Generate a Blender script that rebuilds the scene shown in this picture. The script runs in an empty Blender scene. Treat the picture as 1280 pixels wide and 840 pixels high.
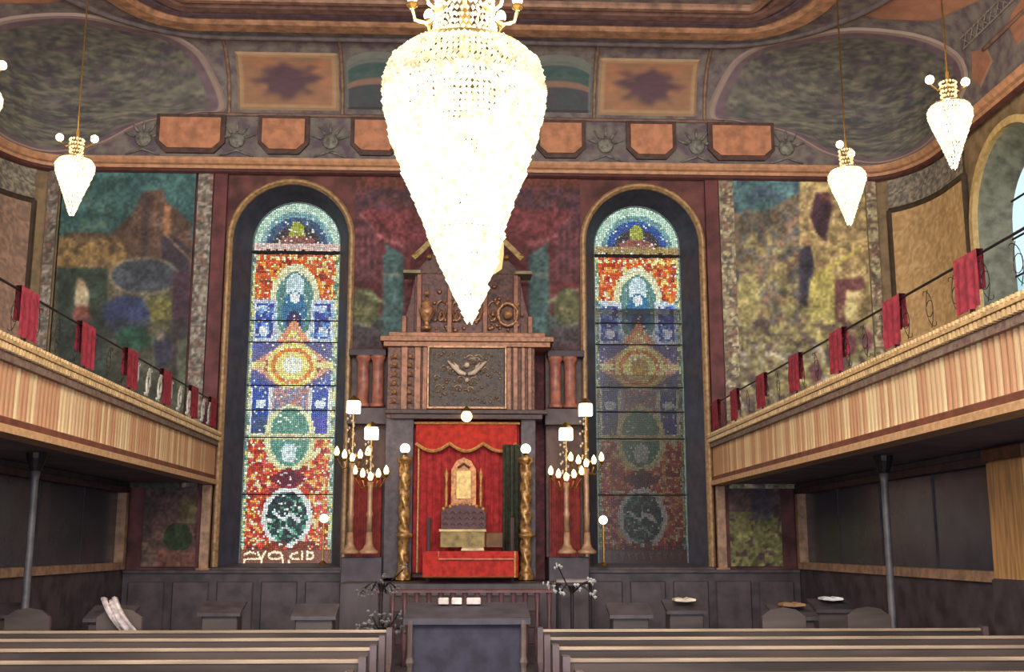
import bpy, bmesh, math, random
import numpy as np
from mathutils import Vector, Matrix
from mathutils.geometry import tessellate_polygon
random.seed(7); rng = np.random.default_rng(7)
PI = math.pi
EYE = 1.7                                   # camera height above the nave floor, metres

# ------------------------------------------------------------------ camera, world, lights, exposure
scn = bpy.context.scene
COL = scn.collection
TH = math.radians(10.6); PSI = math.atan(58 / 1400 * math.cos(TH))
FW = Vector((math.sin(PSI) * math.cos(TH), math.cos(PSI) * math.cos(TH), math.sin(TH)))
RT = Vector((math.cos(PSI), -math.sin(PSI), 0)); UP = RT.cross(FW)
cam_d = bpy.data.cameras.new('camera'); cam = bpy.data.objects.new('camera', cam_d); COL.objects.link(cam)
cam.matrix_world = Matrix.Translation((0, 0, EYE)) @ Matrix((RT, UP, -FW)).transposed().to_4x4()
cam_d.sensor_width = 36; cam_d.lens = 36 * 1400 / 1280; cam_d.clip_end = 200
scn.camera = cam
w = bpy.data.worlds.new('world'); scn.world = w; w.use_nodes = True
w.node_tree.nodes['Background'].inputs[0].default_value = (.86, .94, 1, 1)
w.node_tree.nodes['Background'].inputs[1].default_value = 1.5
scn.view_settings.view_transform = 'Standard'; scn.view_settings.look = 'None'
scn.view_settings.exposure = 0.0; scn.view_settings.gamma = 1; scn.view_settings.use_curve_mapping = False
def lamp(name, loc, power, rad, col=(1, .84, .66)):
    d = bpy.data.lights.new(name, 'POINT'); d.energy = power; d.shadow_soft_size = rad; d.color = col
    o = bpy.data.objects.new(name, d); COL.objects.link(o); o.location = loc; return o
def area(name, loc, rot, sx, sy, power, col=(1, .92, .82)):
    d = bpy.data.lights.new(name, 'AREA'); d.shape = 'RECTANGLE'; d.size = sx; d.size_y = sy; d.energy = power; d.color = col
    o = bpy.data.objects.new(name, d); COL.objects.link(o); o.location = loc; o.rotation_euler = rot; return o
area('nave_fill', (0, 1.0, 7.2), (math.radians(62), 0, 0), 9, 4, 1650)  # added overhead fill, stands in for the unseen chandeliers
area('low_fill', (0, -1.5, 2.2), (math.radians(95), 0, 0), 9, 2.0, 760, (.86, .88, 1))  # added cool fill behind the camera, lifts pews and gallery undersides

# ------------------------------------------------------------------ helpers
def at(px, py, Y=20.0):                     # point of the plane Y that the surveyed picture point shows
    d = FW + RT * ((px - 640) / 1400) + UP * ((420 - py) / 1400)
    d = d * (Y / d.y); return Vector((d.x, d.y, d.z + EYE))
def proj(p):
    d = Vector(p) - Vector((0, 0, EYE)); z = d.dot(FW)
    return 640 + 1400 * d.dot(RT) / z, 420 - 1400 * d.dot(UP) / z
def lin(c):
    return tuple((x / 255 / 12.92 if x / 255 <= .04045 else ((x / 255 + .055) / 1.055) ** 2.4) for x in c)
MATS = {}
def mat(name, rgb, rough=.6, metal=0, mot=.25, scale=6, rgb2=None, bump=.15, stretch=(1, 1, 1), emit=0, k=1.0):
    if name in MATS: return MATS[name]
    m = bpy.data.materials.new(name); m.use_nodes = True; N = m.node_tree.nodes; L = m.node_tree.links
    b = N['Principled BSDF']; c = [min(1, v * k) for v in lin(rgb)]
    tc = N.new('ShaderNodeTexCoord'); mp = N.new('ShaderNodeMapping'); mp.inputs['Scale'].default_value = stretch
    nz = N.new('ShaderNodeTexNoise'); nz.inputs['Scale'].default_value = scale; nz.inputs['Detail'].default_value = 5
    L.new(tc.outputs['Object'], mp.inputs[0]); L.new(mp.outputs[0], nz.inputs['Vector'])
    cr = N.new('ShaderNodeValToRGB'); L.new(nz.outputs['Fac'], cr.inputs[0])
    c2 = [min(1, v * k) for v in lin(rgb2)] if rgb2 else [v * (1 - mot * 1.6) for v in c]
    cr.color_ramp.elements[0].position = .35; cr.color_ramp.elements[1].position = .62
    cr.color_ramp.elements[0].color = (*c2, 1); cr.color_ramp.elements[1].color = (*c, 1)
    L.new(cr.outputs[0], b.inputs['Base Color'])
    b.inputs['Roughness'].default_value = rough; b.inputs['Metallic'].default_value = metal
    if bump:
        bp = N.new('ShaderNodeBump'); bp.inputs['Strength'].default_value = bump; bp.inputs['Distance'].default_value = .02
        L.new(nz.outputs['Fac'], bp.inputs['Height']); L.new(bp.outputs[0], b.inputs['Normal'])
    if emit:
        b.inputs['Emission Color'].default_value = (*lin(rgb), 1); b.inputs['Emission Strength'].default_value = emit
    MATS[name] = m; return m
def vmat(name, rough=.75, k=1.0, glass=False):
    if name in MATS: return MATS[name]
    m = bpy.data.materials.new(name); m.use_nodes = True; N = m.node_tree.nodes; L = m.node_tree.links
    a = N.new('ShaderNodeVertexColor'); a.layer_name = 'col'
    if glass:
        N.remove(N['Principled BSDF']); t = N.new('ShaderNodeBsdfTransparent'); g = N.new('ShaderNodeBsdfGlossy')
        g.inputs['Roughness'].default_value = .25; g.inputs[0].default_value = (.9, .9, .9, 1)
        x = N.new('ShaderNodeMixShader'); x.inputs[0].default_value = .04
        df = N.new('ShaderNodeBsdfDiffuse'); y_ = N.new('ShaderNodeMixShader'); y_.inputs[0].default_value = .2; L.new(a.outputs[0], df.inputs[0]); L.new(a.outputs[0], t.inputs[0]); L.new(t.outputs[0], y_.inputs[1]); L.new(df.outputs[0], y_.inputs[2]); L.new(y_.outputs[0], x.inputs[1]); L.new(g.outputs[0], x.inputs[2])
        L.new(x.outputs[0], N['Material Output'].inputs[0])
    else:
        b = N['Principled BSDF']; b.inputs['Roughness'].default_value = rough
        nz = N.new('ShaderNodeTexNoise'); nz.inputs['Scale'].default_value = 9
        mx = N.new('ShaderNodeMix'); mx.data_type = 'RGBA'; mx.blend_type = 'MULTIPLY'; mx.inputs[0].default_value = .35
        L.new(a.outputs[0], mx.inputs[6]); L.new(nz.outputs['Fac'], mx.inputs[7]); L.new(mx.outputs[2], b.inputs['Base Color'])
    MATS[name] = m; return m

def world_of(o):
    return (world_of(o.parent) @ o.matrix_parent_inverse @ o.matrix_basis) if o.parent else o.matrix_basis.copy()
class MB:
    def __init__(s): s.v = []; s.f = []; s.c = []; s.sm = False
    def add(s, vs, fs):
        n = len(s.v); s.v += [tuple(v) for v in vs]; s.f += [tuple(i + n for i in f) for f in fs]; return s
    def box(s, x0, x1, y0, y1, z0, z1):
        v = [(x, y, z) for z in (z0, z1) for y in (y0, y1) for x in (x0, x1)]
        return s.add(v, [(0, 2, 3, 1), (4, 5, 7, 6), (0, 1, 5, 4), (2, 6, 7, 3), (0, 4, 6, 2), (1, 3, 7, 5)])
    def bbox(s, x0, x1, y0, y1, z0, z1, b=.01):     # box with chamfered top and vertical edges
        r = [(x0 + b, y0), (x1 - b, y0), (x1, y0 + b), (x1, y1 - b), (x1 - b, y1), (x0 + b, y1), (x0, y1 - b), (x0, y0 + b)]
        cx, cy = (x0 + x1) / 2, (y0 + y1) / 2
        sx = max(0, 1 - 2 * b / max(1e-6, x1 - x0)); sy = max(0, 1 - 2 * b / max(1e-6, y1 - y0))
        q = [(cx + (x - cx) * sx, cy + (y - cy) * sy) for x, y in r]
        v = [(x, y, z0) for x, y in r] + [(x, y, z1 - b) for x, y in r] + [(x, y, z1) for x, y in q]
        f = [tuple(range(7, -1, -1)), tuple(range(16, 24))]
        for k in (0, 8):
            for i in range(8): j = (i + 1) % 8; f.append((k + i, k + j, k + 8 + j, k + 8 + i))
        return s.add(v, f)
    def prism(s, pts, y0, y1, axis='Y'):            # outline (a, z) pushed along Y, or (a=y, z) along X
        n = len(pts)
        g = (lambda a, z, t: (a, t, z)) if axis == 'Y' else (lambda a, z, t: (t, a, z))
        v = [g(a, z, y0) for a, z in pts] + [g(a, z, y1) for a, z in pts]
        tri = tessellate_polygon([[Vector((a, z, 0)) for a, z in pts]])
        f = [tuple(t) for t in tri] + [tuple(i + n for i in reversed(t)) for t in tri]
        f += [(i, (i + 1) % n, (i + 1) % n + n, i + n) for i in range(n)]
        return s.add(v, f)
    def lathe(s, prof, c=(0, 0, 0), n=16, cap=True):
        v = []; f = []; m = len(prof)
        for r, z in prof:
            for i in range(n): a = 2 * PI * i / n; v.append((c[0] + r * math.cos(a), c[1] + r * math.sin(a), c[2] + z))
        for k in range(m - 1):
            for i in range(n): j = (i + 1) % n; f.append((k * n + i, k * n + j, (k + 1) * n + j, (k + 1) * n + i))
        if cap: f.append(tuple(range(n - 1, -1, -1))); f.append(tuple((m - 1) * n + i for i in range(n)))
        return s.add(v, f)
    def tube(s, pts, r, n=6, closed=False):
        pts = [Vector(p) for p in pts]; m = len(pts); v = []; f = []
        rr = r if hasattr(r, '__len__') else [r] * m
        for i, p in enumerate(pts):
            a = pts[i - 1] if (i or closed) else p; b = pts[(i + 1) % m] if (i < m - 1 or closed) else p
            t = (b - a).normalized(); h = Vector((0, 0, 1)) if abs(t.z) < .9 else Vector((0, 1, 0))
            x = t.cross(h).normalized(); y = t.cross(x)
            for k in range(n): q = 2 * PI * k / n; v.append(p + (x * math.cos(q) + y * math.sin(q)) * rr[i])
        for i in range(m if closed else m - 1):
            for k in range(n):
                l = (k + 1) % n; j = (i + 1) % m; f.append((i * n + k, i * n + l, j * n + l, j * n + k))
        if not closed: f.append(tuple(range(n - 1, -1, -1))); f.append(tuple((m - 1) * n + k for k in range(n)))
        return s.add(v, f)
    def octa(s, c, r, h):
        x, y, z = c
        return s.add([(x + r, y, z), (x, y + r, z), (x - r, y, z), (x, y - r, z), (x, y, z + h * .6), (x, y, z - h)],
                     [(0, 1, 4), (1, 2, 4), (2, 3, 4), (3, 0, 4), (1, 0, 5), (2, 1, 5), (3, 2, 5), (0, 3, 5)])
    def ball(s, c, r, n=10, sz=1):
        return s.lathe([(max(.001, r * math.sin(PI * i / 8)), -r * sz * math.cos(PI * i / 8)) for i in range(9)], c, n)
    def sweep(s, path, prof, B, closed=False):
        B = Vector(B); path = [Vector(p) for p in path]; m = len(path); n = len(prof); v = []; f = []
        for i, p in enumerate(path):
            a = path[i - 1] if (i or closed) else p; b = path[(i + 1) % m] if (i < m - 1 or closed) else p
            N = (b - a).normalized().cross(B).normalized()
            for x, y in prof: v.append(p + N * x + B * y)
        for i in range(m if closed else m - 1):
            for k in range(n): l = (k + 1) % n; j = (i + 1) % m; f.append((i * n + k, i * n + l, j * n + l, j * n + k))
        if not closed: f.append(tuple(range(n))); f.append(tuple((m - 1) * n + k for k in range(n - 1, -1, -1)))
        return s.add(v, f)
    def build(s, name, m, parent=None, smooth=False, origin=None, colors=None, stuff=False):
        o3 = Vector(origin) if origin else Vector((0, 0, 0))
        me = bpy.data.meshes.new(name); me.from_pydata([tuple(Vector(v) - o3) for v in s.v] if origin else s.v, [], s.f)
        if colors is not None:                       # one colour per vertex, or per face
            if len(colors) == len(s.v):
                a = me.color_attributes.new('col', 'FLOAT_COLOR', 'POINT'); c = np.ones((len(s.v), 4), 'f'); c[:, :3] = colors
            else:
                a = me.color_attributes.new('col', 'FLOAT_COLOR', 'CORNER'); n = [len(f) for f in s.f]
                c = np.ones((sum(n), 4), 'f'); c[:, :3] = np.repeat(np.asarray(colors), n, 0)
            a.data.foreach_set('color', c.ravel())
        else:
            b = bmesh.new(); b.from_mesh(me); bmesh.ops.recalc_face_normals(b, faces=b.faces); b.to_mesh(me); b.free()
        if smooth: me.polygons.foreach_set('use_smooth', [True] * len(me.polygons))
        me.materials.append(m); o = bpy.data.objects.new(name, me); COL.objects.link(o); o.location = o3
        if parent:
            o.parent = parent
            o.matrix_parent_inverse = world_of(parent).inverted()
        if stuff: o['kind'] = 'stuff'
        return o
def thing(name, label, cat, loc=(0, 0, 0), group=None, kind=None):
    o = bpy.data.objects.new(name, None); COL.objects.link(o); o.location = loc; o.empty_display_size = .1
    tag(o, label, cat, group, kind); return o
def tag(o, label=None, cat=None, group=None, kind=None):
    if label: o['label'] = label
    if cat: o['category'] = cat
    if group: o['group'] = group
    if kind: o['kind'] = kind
    return o
def st(o, label=None): o['kind'] = 'structure'; (label and o.__setitem__('label', label)); return o
def copy_tree(root, dx, label):
    r = root.copy(); COL.objects.link(r); r.location = root.location + Vector(dx); r['label'] = label
    for ch in list(root.children):
        c = ch.copy(); COL.objects.link(c); c.parent = r
        if not ch.parent is None: c.matrix_parent_inverse = ch.matrix_parent_inverse.copy()
        for g in list(ch.children):
            d = g.copy(); COL.objects.link(d); d.parent = c; d.matrix_parent_inverse = g.matrix_parent_inverse.copy()
    return r

class Canvas:                                # a little painter whose units are the surveyed picture's
    def __init__(s, x0, y0, x1, y1, base, res=1.0):
        s.x0, s.y0, s.res = x0, y0, res; s.w = int((x1 - x0) * res) + 1; s.h = int((y1 - y0) * res) + 1
        s.X, s.Y = np.meshgrid(x0 + np.arange(s.w) / res, y0 + np.arange(s.h) / res)
        s.a = np.zeros((s.h, s.w, 3)); s.a[:] = base
    def fill(s, m, c, al=1): s.a[m] = s.a[m] * (1 - al) + np.array(c) * al
    def rect(s, x0, y0, x1, y1, c, al=1): s.fill((s.X >= x0) & (s.X < x1) & (s.Y >= y0) & (s.Y < y1), c, al)
    def em(s, cx, cy, rx, ry): return ((s.X - cx) / rx) ** 2 + ((s.Y - cy) / ry) ** 2
    def ell(s, cx, cy, rx, ry, c, al=1): s.fill(s.em(cx, cy, rx, ry) < 1, c, al)
    def ring(s, cx, cy, rx, ry, t, c, al=1): s.fill((s.em(cx, cy, rx, ry) < 1) & (s.em(cx, cy, rx - t, ry - t) >= 1), c, al)
    def poly(s, pts, c, al=1):
        m = np.zeros(s.X.shape, bool); j = len(pts) - 1
        for i in range(len(pts)):
            (xi, yi), (xj, yj) = pts[i], pts[j]
            if yi != yj: m ^= ((yi > s.Y) != (yj > s.Y)) & (s.X < (xj - xi) * (s.Y - yi) / (yj - yi) + xi)
            j = i
        s.fill(m, c, al)
    def line(s, pts, wd, c, al=1):
        for (x0, y0), (x1, y1) in zip(pts, pts[1:]):
            d2 = (x1 - x0) ** 2 + (y1 - y0) ** 2 or 1; t = np.clip(((s.X - x0) * (x1 - x0) + (s.Y - y0) * (y1 - y0)) / d2, 0, 1)
            s.fill((s.X - x0 - t * (x1 - x0)) ** 2 + (s.Y - y0 - t * (y1 - y0)) ** 2 < wd * wd / 4, c, al)
    def noise(s, cell):
        gx = int(s.w / cell / s.res) + 3; gy = int(s.h / cell / s.res) + 3; g = rng.random((gy, gx))
        fx = np.arange(s.w) / cell / s.res; fy = np.arange(s.h) / cell / s.res; ix = fx.astype(int); iy = fy.astype(int)
        tx = (fx - ix)[None]; ty = (fy - iy)[:, None]; tx = tx * tx * (3 - 2 * tx); ty = ty * ty * (3 - 2 * ty)
        G = lambda a, b: g[np.ix_(iy + a, ix + b)]
        return (G(0, 0) * (1 - tx) + G(0, 1) * tx) * (1 - ty) + (G(1, 0) * (1 - tx) + G(1, 1) * tx) * ty
    def mottle(s, cell, amt, m=None):
        n = 1 + (s.noise(cell) - .5) * 2 * amt; n = n[..., None]
        if m is not None: n = np.where(m[..., None], n, 1)
        s.a = np.clip(s.a * n, 0, 255)
    def blotch(s, m, cell, thr, c, al=.7): s.fill(m & (s.noise(cell) > thr), c, al)
    def blur(s, n=2):
        for _ in range(n):
            p = np.pad(s.a, ((1, 1), (1, 1), (0, 0)), 'edge'); s.a = (p[:-2, 1:-1] + p[2:, 1:-1] + p[1:-1, :-2] + p[1:-1, 2:] + 2 * s.a + p[:-2, :-2] + p[2:, 2:]) / 8
        return s
    def get(s, x, y):
        i = np.clip(((np.asarray(y) - s.y0) * s.res).round().astype(int), 0, s.h - 1)
        j = np.clip(((np.asarray(x) - s.x0) * s.res).round().astype(int), 0, s.w - 1)
        c = s.a[i, j] / 255; return np.where(c <= .04045, c / 12.92, ((c + .055) / 1.055) ** 2.4)
def picture(name, cv, x0, x1, z0, z1, Y, parent, step=.022, k=1.35, thick=.03):
    nx = int((x1 - x0) / step); nz = int((z1 - z0) / step); b = MB(); px = []; py = []
    for j in range(nz + 1):
        for i in range(nx + 1):
            p = (x0 + (x1 - x0) * i / nx, Y, z0 + (z1 - z0) * j / nz); b.v.append(p); q = proj(p); px.append(q[0]); py.append(q[1])
    W = nx + 1
    b.f = [(j * W + i, j * W + i + 1, j * W + i + 1 + W, j * W + i + W) for j in range(nz) for i in range(nx)]
    e = [0, nx, nz * W + nx, nz * W]; n = len(b.v); b.v += [(b.v[i][0], Y + thick, b.v[i][2]) for i in e]; px += [px[i] for i in e]; py += [py[i] for i in e]
    b.f += [(e[i], e[(i + 1) % 4], n + (i + 1) % 4, n + i) for i in range(4)]
    return b.build(name, vmat('mural_paint'), parent, colors=np.minimum(1, cv.get(px, py) * k))

# materials
GOLD = mat('gilt', (205, 160, 95), .35, .75, .3, 20); GOLD2 = mat('gilt_paint', (190, 145, 100), .5, .1, .25, 8)
TAN = mat('tan_paint', (190, 135, 95), .6, 0, .25, 8); DKWOOD = mat('dark_wood', (88, 76, 80), .45, 0, .3, 5, stretch=(1, 1, .2))
BRWOOD = mat('carved_brown', (128, 88, 68), .5, 0, .45, 18); REDWOOD = mat('red_brown_wood', (110, 60, 56), .5, 0, .4, 14)
MAROON = mat('maroon_paint', (112, 62, 66), .7, 0, .35, 3); RED = mat('red_velvet', (196, 56, 58), .85, 0, .3, 9)
REDB = mat('banner_velvet', (162, 48, 66), .85, 0, .3, 14); REDT = mat('red_table_cloth', (205, 52, 42), .8, 0, .25, 12)
BLACK = mat('dark_recess', (70, 68, 76), .7, 0, .3, 4); IRON = mat('dark_iron', (48, 42, 44), .45, .5, .2, 20)
WIRE = mat('brass', (165, 130, 70), .3, .85, .2, 20); LEAD = mat('lead', (38, 38, 42), .6, .2, .2, 20)
def emis(name, rgb, s, s2=None, scale=30):
    """glowing glass; with s2 every crystal of the mesh gets its own strength between s2 and s"""
    m = bpy.data.materials.new(name); m.use_nodes = True; N = m.node_tree.nodes; L = m.node_tree.links; b = N['Principled BSDF']
    b.inputs['Base Color'].default_value = (.22, .2, .16, 1) if s2 is not None else (.8, .75, .65, 1); b.inputs['Roughness'].default_value = .15
    b.inputs['Emission Color'].default_value = (*lin(rgb), 1); b.inputs['Emission Strength'].default_value = s
    if s2 is not None:
        g = N.new('ShaderNodeNewGeometry'); r = N.new('ShaderNodeMapRange'); p = N.new('ShaderNodeMath'); p.operation = 'POWER'; p.inputs[1].default_value = .8
        r.inputs[3].default_value = s2; r.inputs[4].default_value = s
        L.new(g.outputs['Random Per Island'], p.inputs[0]); L.new(p.outputs[0], r.inputs[0]); L.new(r.outputs[0], b.inputs['Emission Strength'])
    return m
BULB = emis('lit_bulb', (255, 226, 170), 9); FLAME = emis('candle_bulb', (255, 205, 130), 6); WLAMP = emis('white_lamp', (255, 240, 205), 5)
CRY = emis('lit_crystal', (255, 244, 200), 2.4, .7); CRYT = emis('lit_crystal_top', (255, 238, 180), 1.45, .45); CRYS = emis('small_lit_crystal', (255, 244, 200), 2.4, .7)

# ------------------------------------------------------------------ the shell
HX = 8.4                                    # half width at gallery level
zC = EYE + 6.82                             # underside of the cornice
def wall_path(o=0.0, y_end=-4.0, n=8):      # plan of the upper walls, left to right, inset by o
    pr = [(7.45, 20 - o)]; pr += [(7.45 + (HX - o - 7.45) * math.sin(a), 18.5 + (1.5 - o) * math.cos(a)) for a in [PI / 2 * i / n for i in range(1, n + 1)]]
    pr.append((HX - o, y_end)); return [(-x, y) for x, y in reversed(pr)] + pr
floor = st(MB().box(-HX - .5, HX + .5, -4.2, 21, -.2, 0).build('floor', mat('floor_carpet', (74, 70, 74), .9, 0, .3, 3)))
runner = st(MB().box(-.5, .5, -4, 12.6, 0, .012).build('trim_1', mat('aisle_runner', (70, 62, 66), .9, 0, .3, 12)))

WX, WHW, GHW = 3.23, 1.06, .82; WTOP = EYE + 6.56; WBOT = EYE - .36; GY = 20.65
def arch(cx, hw, z0, ztop, n=20):
    zs = ztop - hw; return [(cx + hw, z0)] + [(cx + hw * math.cos(PI * i / n), zs + hw * math.sin(PI * i / n)) for i in range(n + 1)] + [(cx - hw, z0)]
def wall_with_holes(name, outer, holes, P, m, depth, parent=None):
    b = MB(); loops = [outer] + holes; flat = [p for l in loops for p in l]
    tri = tessellate_polygon([[Vector((a, c, 0)) for a, c in l] for l in loops])
    b.add([P(a, c, 0) for a, c in flat], [tuple(t) for t in tri]); 
    b.add([P(a, c, depth) for a, c in outer], [tuple(range(len(outer)))]) if not holes else None
    return b.build(name, m, parent)
holes = [arch(s * WX, WHW, WBOT, WTOP) for s in (-1, 1)]
wf = st(wall_with_holes('wall_front', [(-8.6, -.1), (8.6, -.1), (8.6, 11.2), (-8.6, 11.2)], holes, lambda a, z, d: (a, 20 + d, z), mat('front_wall_paint', (118, 72, 72), .75, 0, .4, 2.5), .3))
WALLM = mat('side_wall_paint', (150, 128, 96), .7, 0, .25, 5)
CYW, RW3 = 16.25, 1.28                      # gallery windows in the side walls
for s, nm in ((-1, 'left'), (1, 'right')):
    b = MB(); p = [(x, y) for x, y in wall_path() if x * s > 0]; p.sort(key=lambda q: -q[1]); p.insert(0, (s * 7.3, 20))
    p = p[:-1]                              # the curved corner; the straight run has a hole
    v = [(x, y, z) for z in (0, 11) for x, y in p]; n = len(p)
    b.add(v, [(i, i + 1, n + i + 1, n + i) for i in range(n - 1)])
    X = s * HX
    def P(a, z, d, X=X, s=s): return (X + s * d, a, z)
    ho = [arch(CYW, RW3, EYE + 2.2, EYE + 6.42), arch(CYW - 5.4, RW3, EYE + 2.2, EYE + 6.42), arch(CYW - 10.8, RW3, EYE + 2.2, EYE + 6.42)]
    loops = [[(-4.2, 0), (18.5, 0), (18.5, 11), (-4.2, 11)]] + ho; flat = [q for l in loops for q in l]
    b.add([P(a, z, 0) for a, z in flat], [tuple(t) for t in tessellate_polygon([[Vector((a, c, 0)) for a, c in l] for l in loops])])
    st(b.build('wall_' + nm, WALLM))
st(MB().box(-9, 9, -4.3, -4.1, 0, 11).build('wall_back', mat('back_wall_paint', (150, 120, 95), .8, 0, .2, 3)))

# ------------------------------------------------------------------ ceiling: frieze, cove, flat field
ZF = EYE + 7.87; ZT = EYE + 9.0
def _lerp(pts, t):
    L = [0]
    for a, c in zip(pts, pts[1:]): L.append(L[-1] + math.dist(a, c))
    d = t * L[-1]
    for i in range(len(pts) - 1):
        if d <= L[i + 1] + 1e-9: k = (d - L[i]) / (L[i + 1] - L[i]); return (pts[i][0] + (pts[i + 1][0] - pts[i][0]) * k, pts[i][1] + (pts[i + 1][1] - pts[i][1]) * k)
    return pts[-1]
LOWC = [(4.45, 19.9), (7.4, 19.9)] + [(7.4 + .92 * math.sin(a), 18.45 + 1.45 * math.cos(a)) for a in [PI / 2 * i / 10 for i in range(1, 11)]] + [(8.32, 15.6)]
def lower(u):
    s = -1 if u < 0 else 1; u = abs(u)
    if u <= 1: return s * 4.45 * u, 19.9
    if u <= 2: x, y = _lerp(LOWC, u - 1); return s * x, y
    return s * 8.32, 15.6 - (u - 2) * 19.6
def upper(u):
    s = -1 if u < 0 else 1; u = abs(u)
    if u <= 1: return s * 4.45 * u, 19.0
    if u <= 2: a = (u - 1) * PI / 2; return s * (4.45 + 2.85 * math.sin(a)), 15.6 + 3.4 * math.cos(a)
    return s * 7.3, 15.6 - (u - 2) * 19.6
def cove(u, t, off=0.0):                    # t 0..1 climbs the cove, t below 0 runs down the frieze
    if t < 0:
        a = lower(u); p = Vector((*a, ZF + t)); e = lower(u + .01); q = lower(u - .01); n = Vector((e[1] - q[1], q[0] - e[0], 0)).normalized()
        if n.dot(Vector((0, 12, 0)) - p) < 0: n = -n
        return p + n * off
    w_, h = 1 - math.cos(t * PI / 2), math.sin(t * PI / 2); a = lower(u); c = upper(u)
    p = Vector((a[0] + (c[0] - a[0]) * w_, a[1] + (c[1] - a[1]) * w_, ZF + (ZT - ZF) * h))
    if off:
        e = .01; q = cove(u + e, t) - cove(u - e, t); r = cove(u, min(1, t + e)) - cove(u, max(0, t - e)); n = q.cross(r).normalized()
        if n.z > 0 or (abs(n.z) < 1e-3 and n.dot(Vector((0, 12, 0)) - p) < 0): n = -n
        p = p + n * off
    return p
us = [-3, -2.7, -2.4] + [-2 + i / 60 for i in range(60)] + [-1 + i / 8 for i in range(17)] + [1 + (i + 1) / 60 for i in range(60)] + [2.4, 2.7, 3]
CEIL = mat('ceiling_grey', (130, 124, 118), .8, 0, .4, 5, rgb2=(98, 86, 98))
b = MB(); T = [i / 10 for i in range(11)]; n = len(us)
b.add([cove(u, t) for t in T for u in us], [(j * n + i, j * n + i + 1, (j + 1) * n + i + 1, (j + 1) * n + i) for j in range(10) for i in range(n - 1)])
b.add([Vector((*lower(u), z)) for z in (zC, ZF) for u in us], [(i, i + 1, n + i + 1, n + i) for i in range(n - 1)])
top = [(*upper(u), ZT) for u in us]; b.add(top, [tuple(range(n))])
ceiling = st(b.build('ceiling', CEIL))
st(MB().box(-9, 9, -4.3, 21.2, 11.3, 11.4).build('trim_2', BLACK))     # roof deck above the plaster
def patch(name, u0, u1, t0, t1, fn, nu=40, nt=30, off=.03, parent=None, shape=None, k=1.0):
    """raised painted panel lying on the cove; shape maps the unit square to (u, t)"""
    b = MB(); cols = []
    for j in range(nt + 1):
        for i in range(nu + 1):
            a, c = i / nu, j / nt
            if shape: u, t = shape(a, c)
            else: u, t = u0 + (u1 - u0) * a, t0 + (t1 - t0) * c
            edge = i in (0, nu) or j in (0, nt)
            b.v.append(tuple(cove(u, min(1, max(0, t)), .002 if edge else off))); cols.append(fn(a, c))
    W = nu + 1; b.f = [(j * W + i, j * W + i + 1, j * W + i + 1 + W, j * W + i + W) for j in range(nt) for i in range(nu)]
    return b.build(name, vmat('mural_paint'), parent or ceiling, colors=np.minimum(1, np.array([lin(c) for c in cols]) * k))
NG = rng.random((64, 64))
def nz(x, y):
    x %= 64; y %= 64; i, j = int(x), int(y); a, c = x - i, y - j
    return (NG[i][j] * (1 - a) + NG[(i + 1) % 64][j] * a) * (1 - c) + (NG[i][(j + 1) % 64] * (1 - a) + NG[(i + 1) % 64][(j + 1) % 64] * a) * c
def mixc(a, c, t): t = max(0, min(1, t)); return tuple(a[i] * (1 - t) + c[i] * t for i in range(3))
def disc(a, c):                              # square to disc
    x, y = 2 * a - 1, 2 * c - 1; return x * math.sqrt(1 - y * y / 2), y * math.sqrt(1 - x * x / 2)
def fan(name, ctr, poly, fn, off=.03, nu=72, nt=20, s=1):
    """raised painted field with an arbitrary outline (u, t) on the cove"""
    P_ = [Vector((x, y, 0)) for x, y in poly]; bd = []; m_ = len(P_)
    for i in range(nu):
        f = i / nu * m_; k = int(f); f -= k; p0, p1, p2, p3 = P_[k - 1], P_[k], P_[(k + 1) % m_], P_[(k + 2) % m_]
        bd.append(.5 * (2 * p1 + (p2 - p0) * f + (2 * p0 - 5 * p1 + 4 * p2 - p3) * f * f + (3 * p1 - p0 - 3 * p2 + p3) * f ** 3) if off > .02 else p1.lerp(p2, f))
    b = MB(); cols = []
    for j in range(nt + 1):
        g = (j / nt) ** .8
        for i in range(nu):
            u = ctr[0] + (bd[i].x - ctr[0]) * g; t = ctr[1] + (bd[i].y - ctr[1]) * g
            b.v.append(tuple(cove(s * u, min(.999, t), .001 if j == nt else off))); cols.append(fn(g, u, t))
    b.f = [(j * nu + i, j * nu + (i + 1) % nu, (j + 1) * nu + (i + 1) % nu, (j + 1) * nu + i) for j in range(nt) for i in range(nu)]
    return b.build(name, vmat('mural_paint'), ceiling, colors=np.array([lin(c) for c in cols]))
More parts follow.
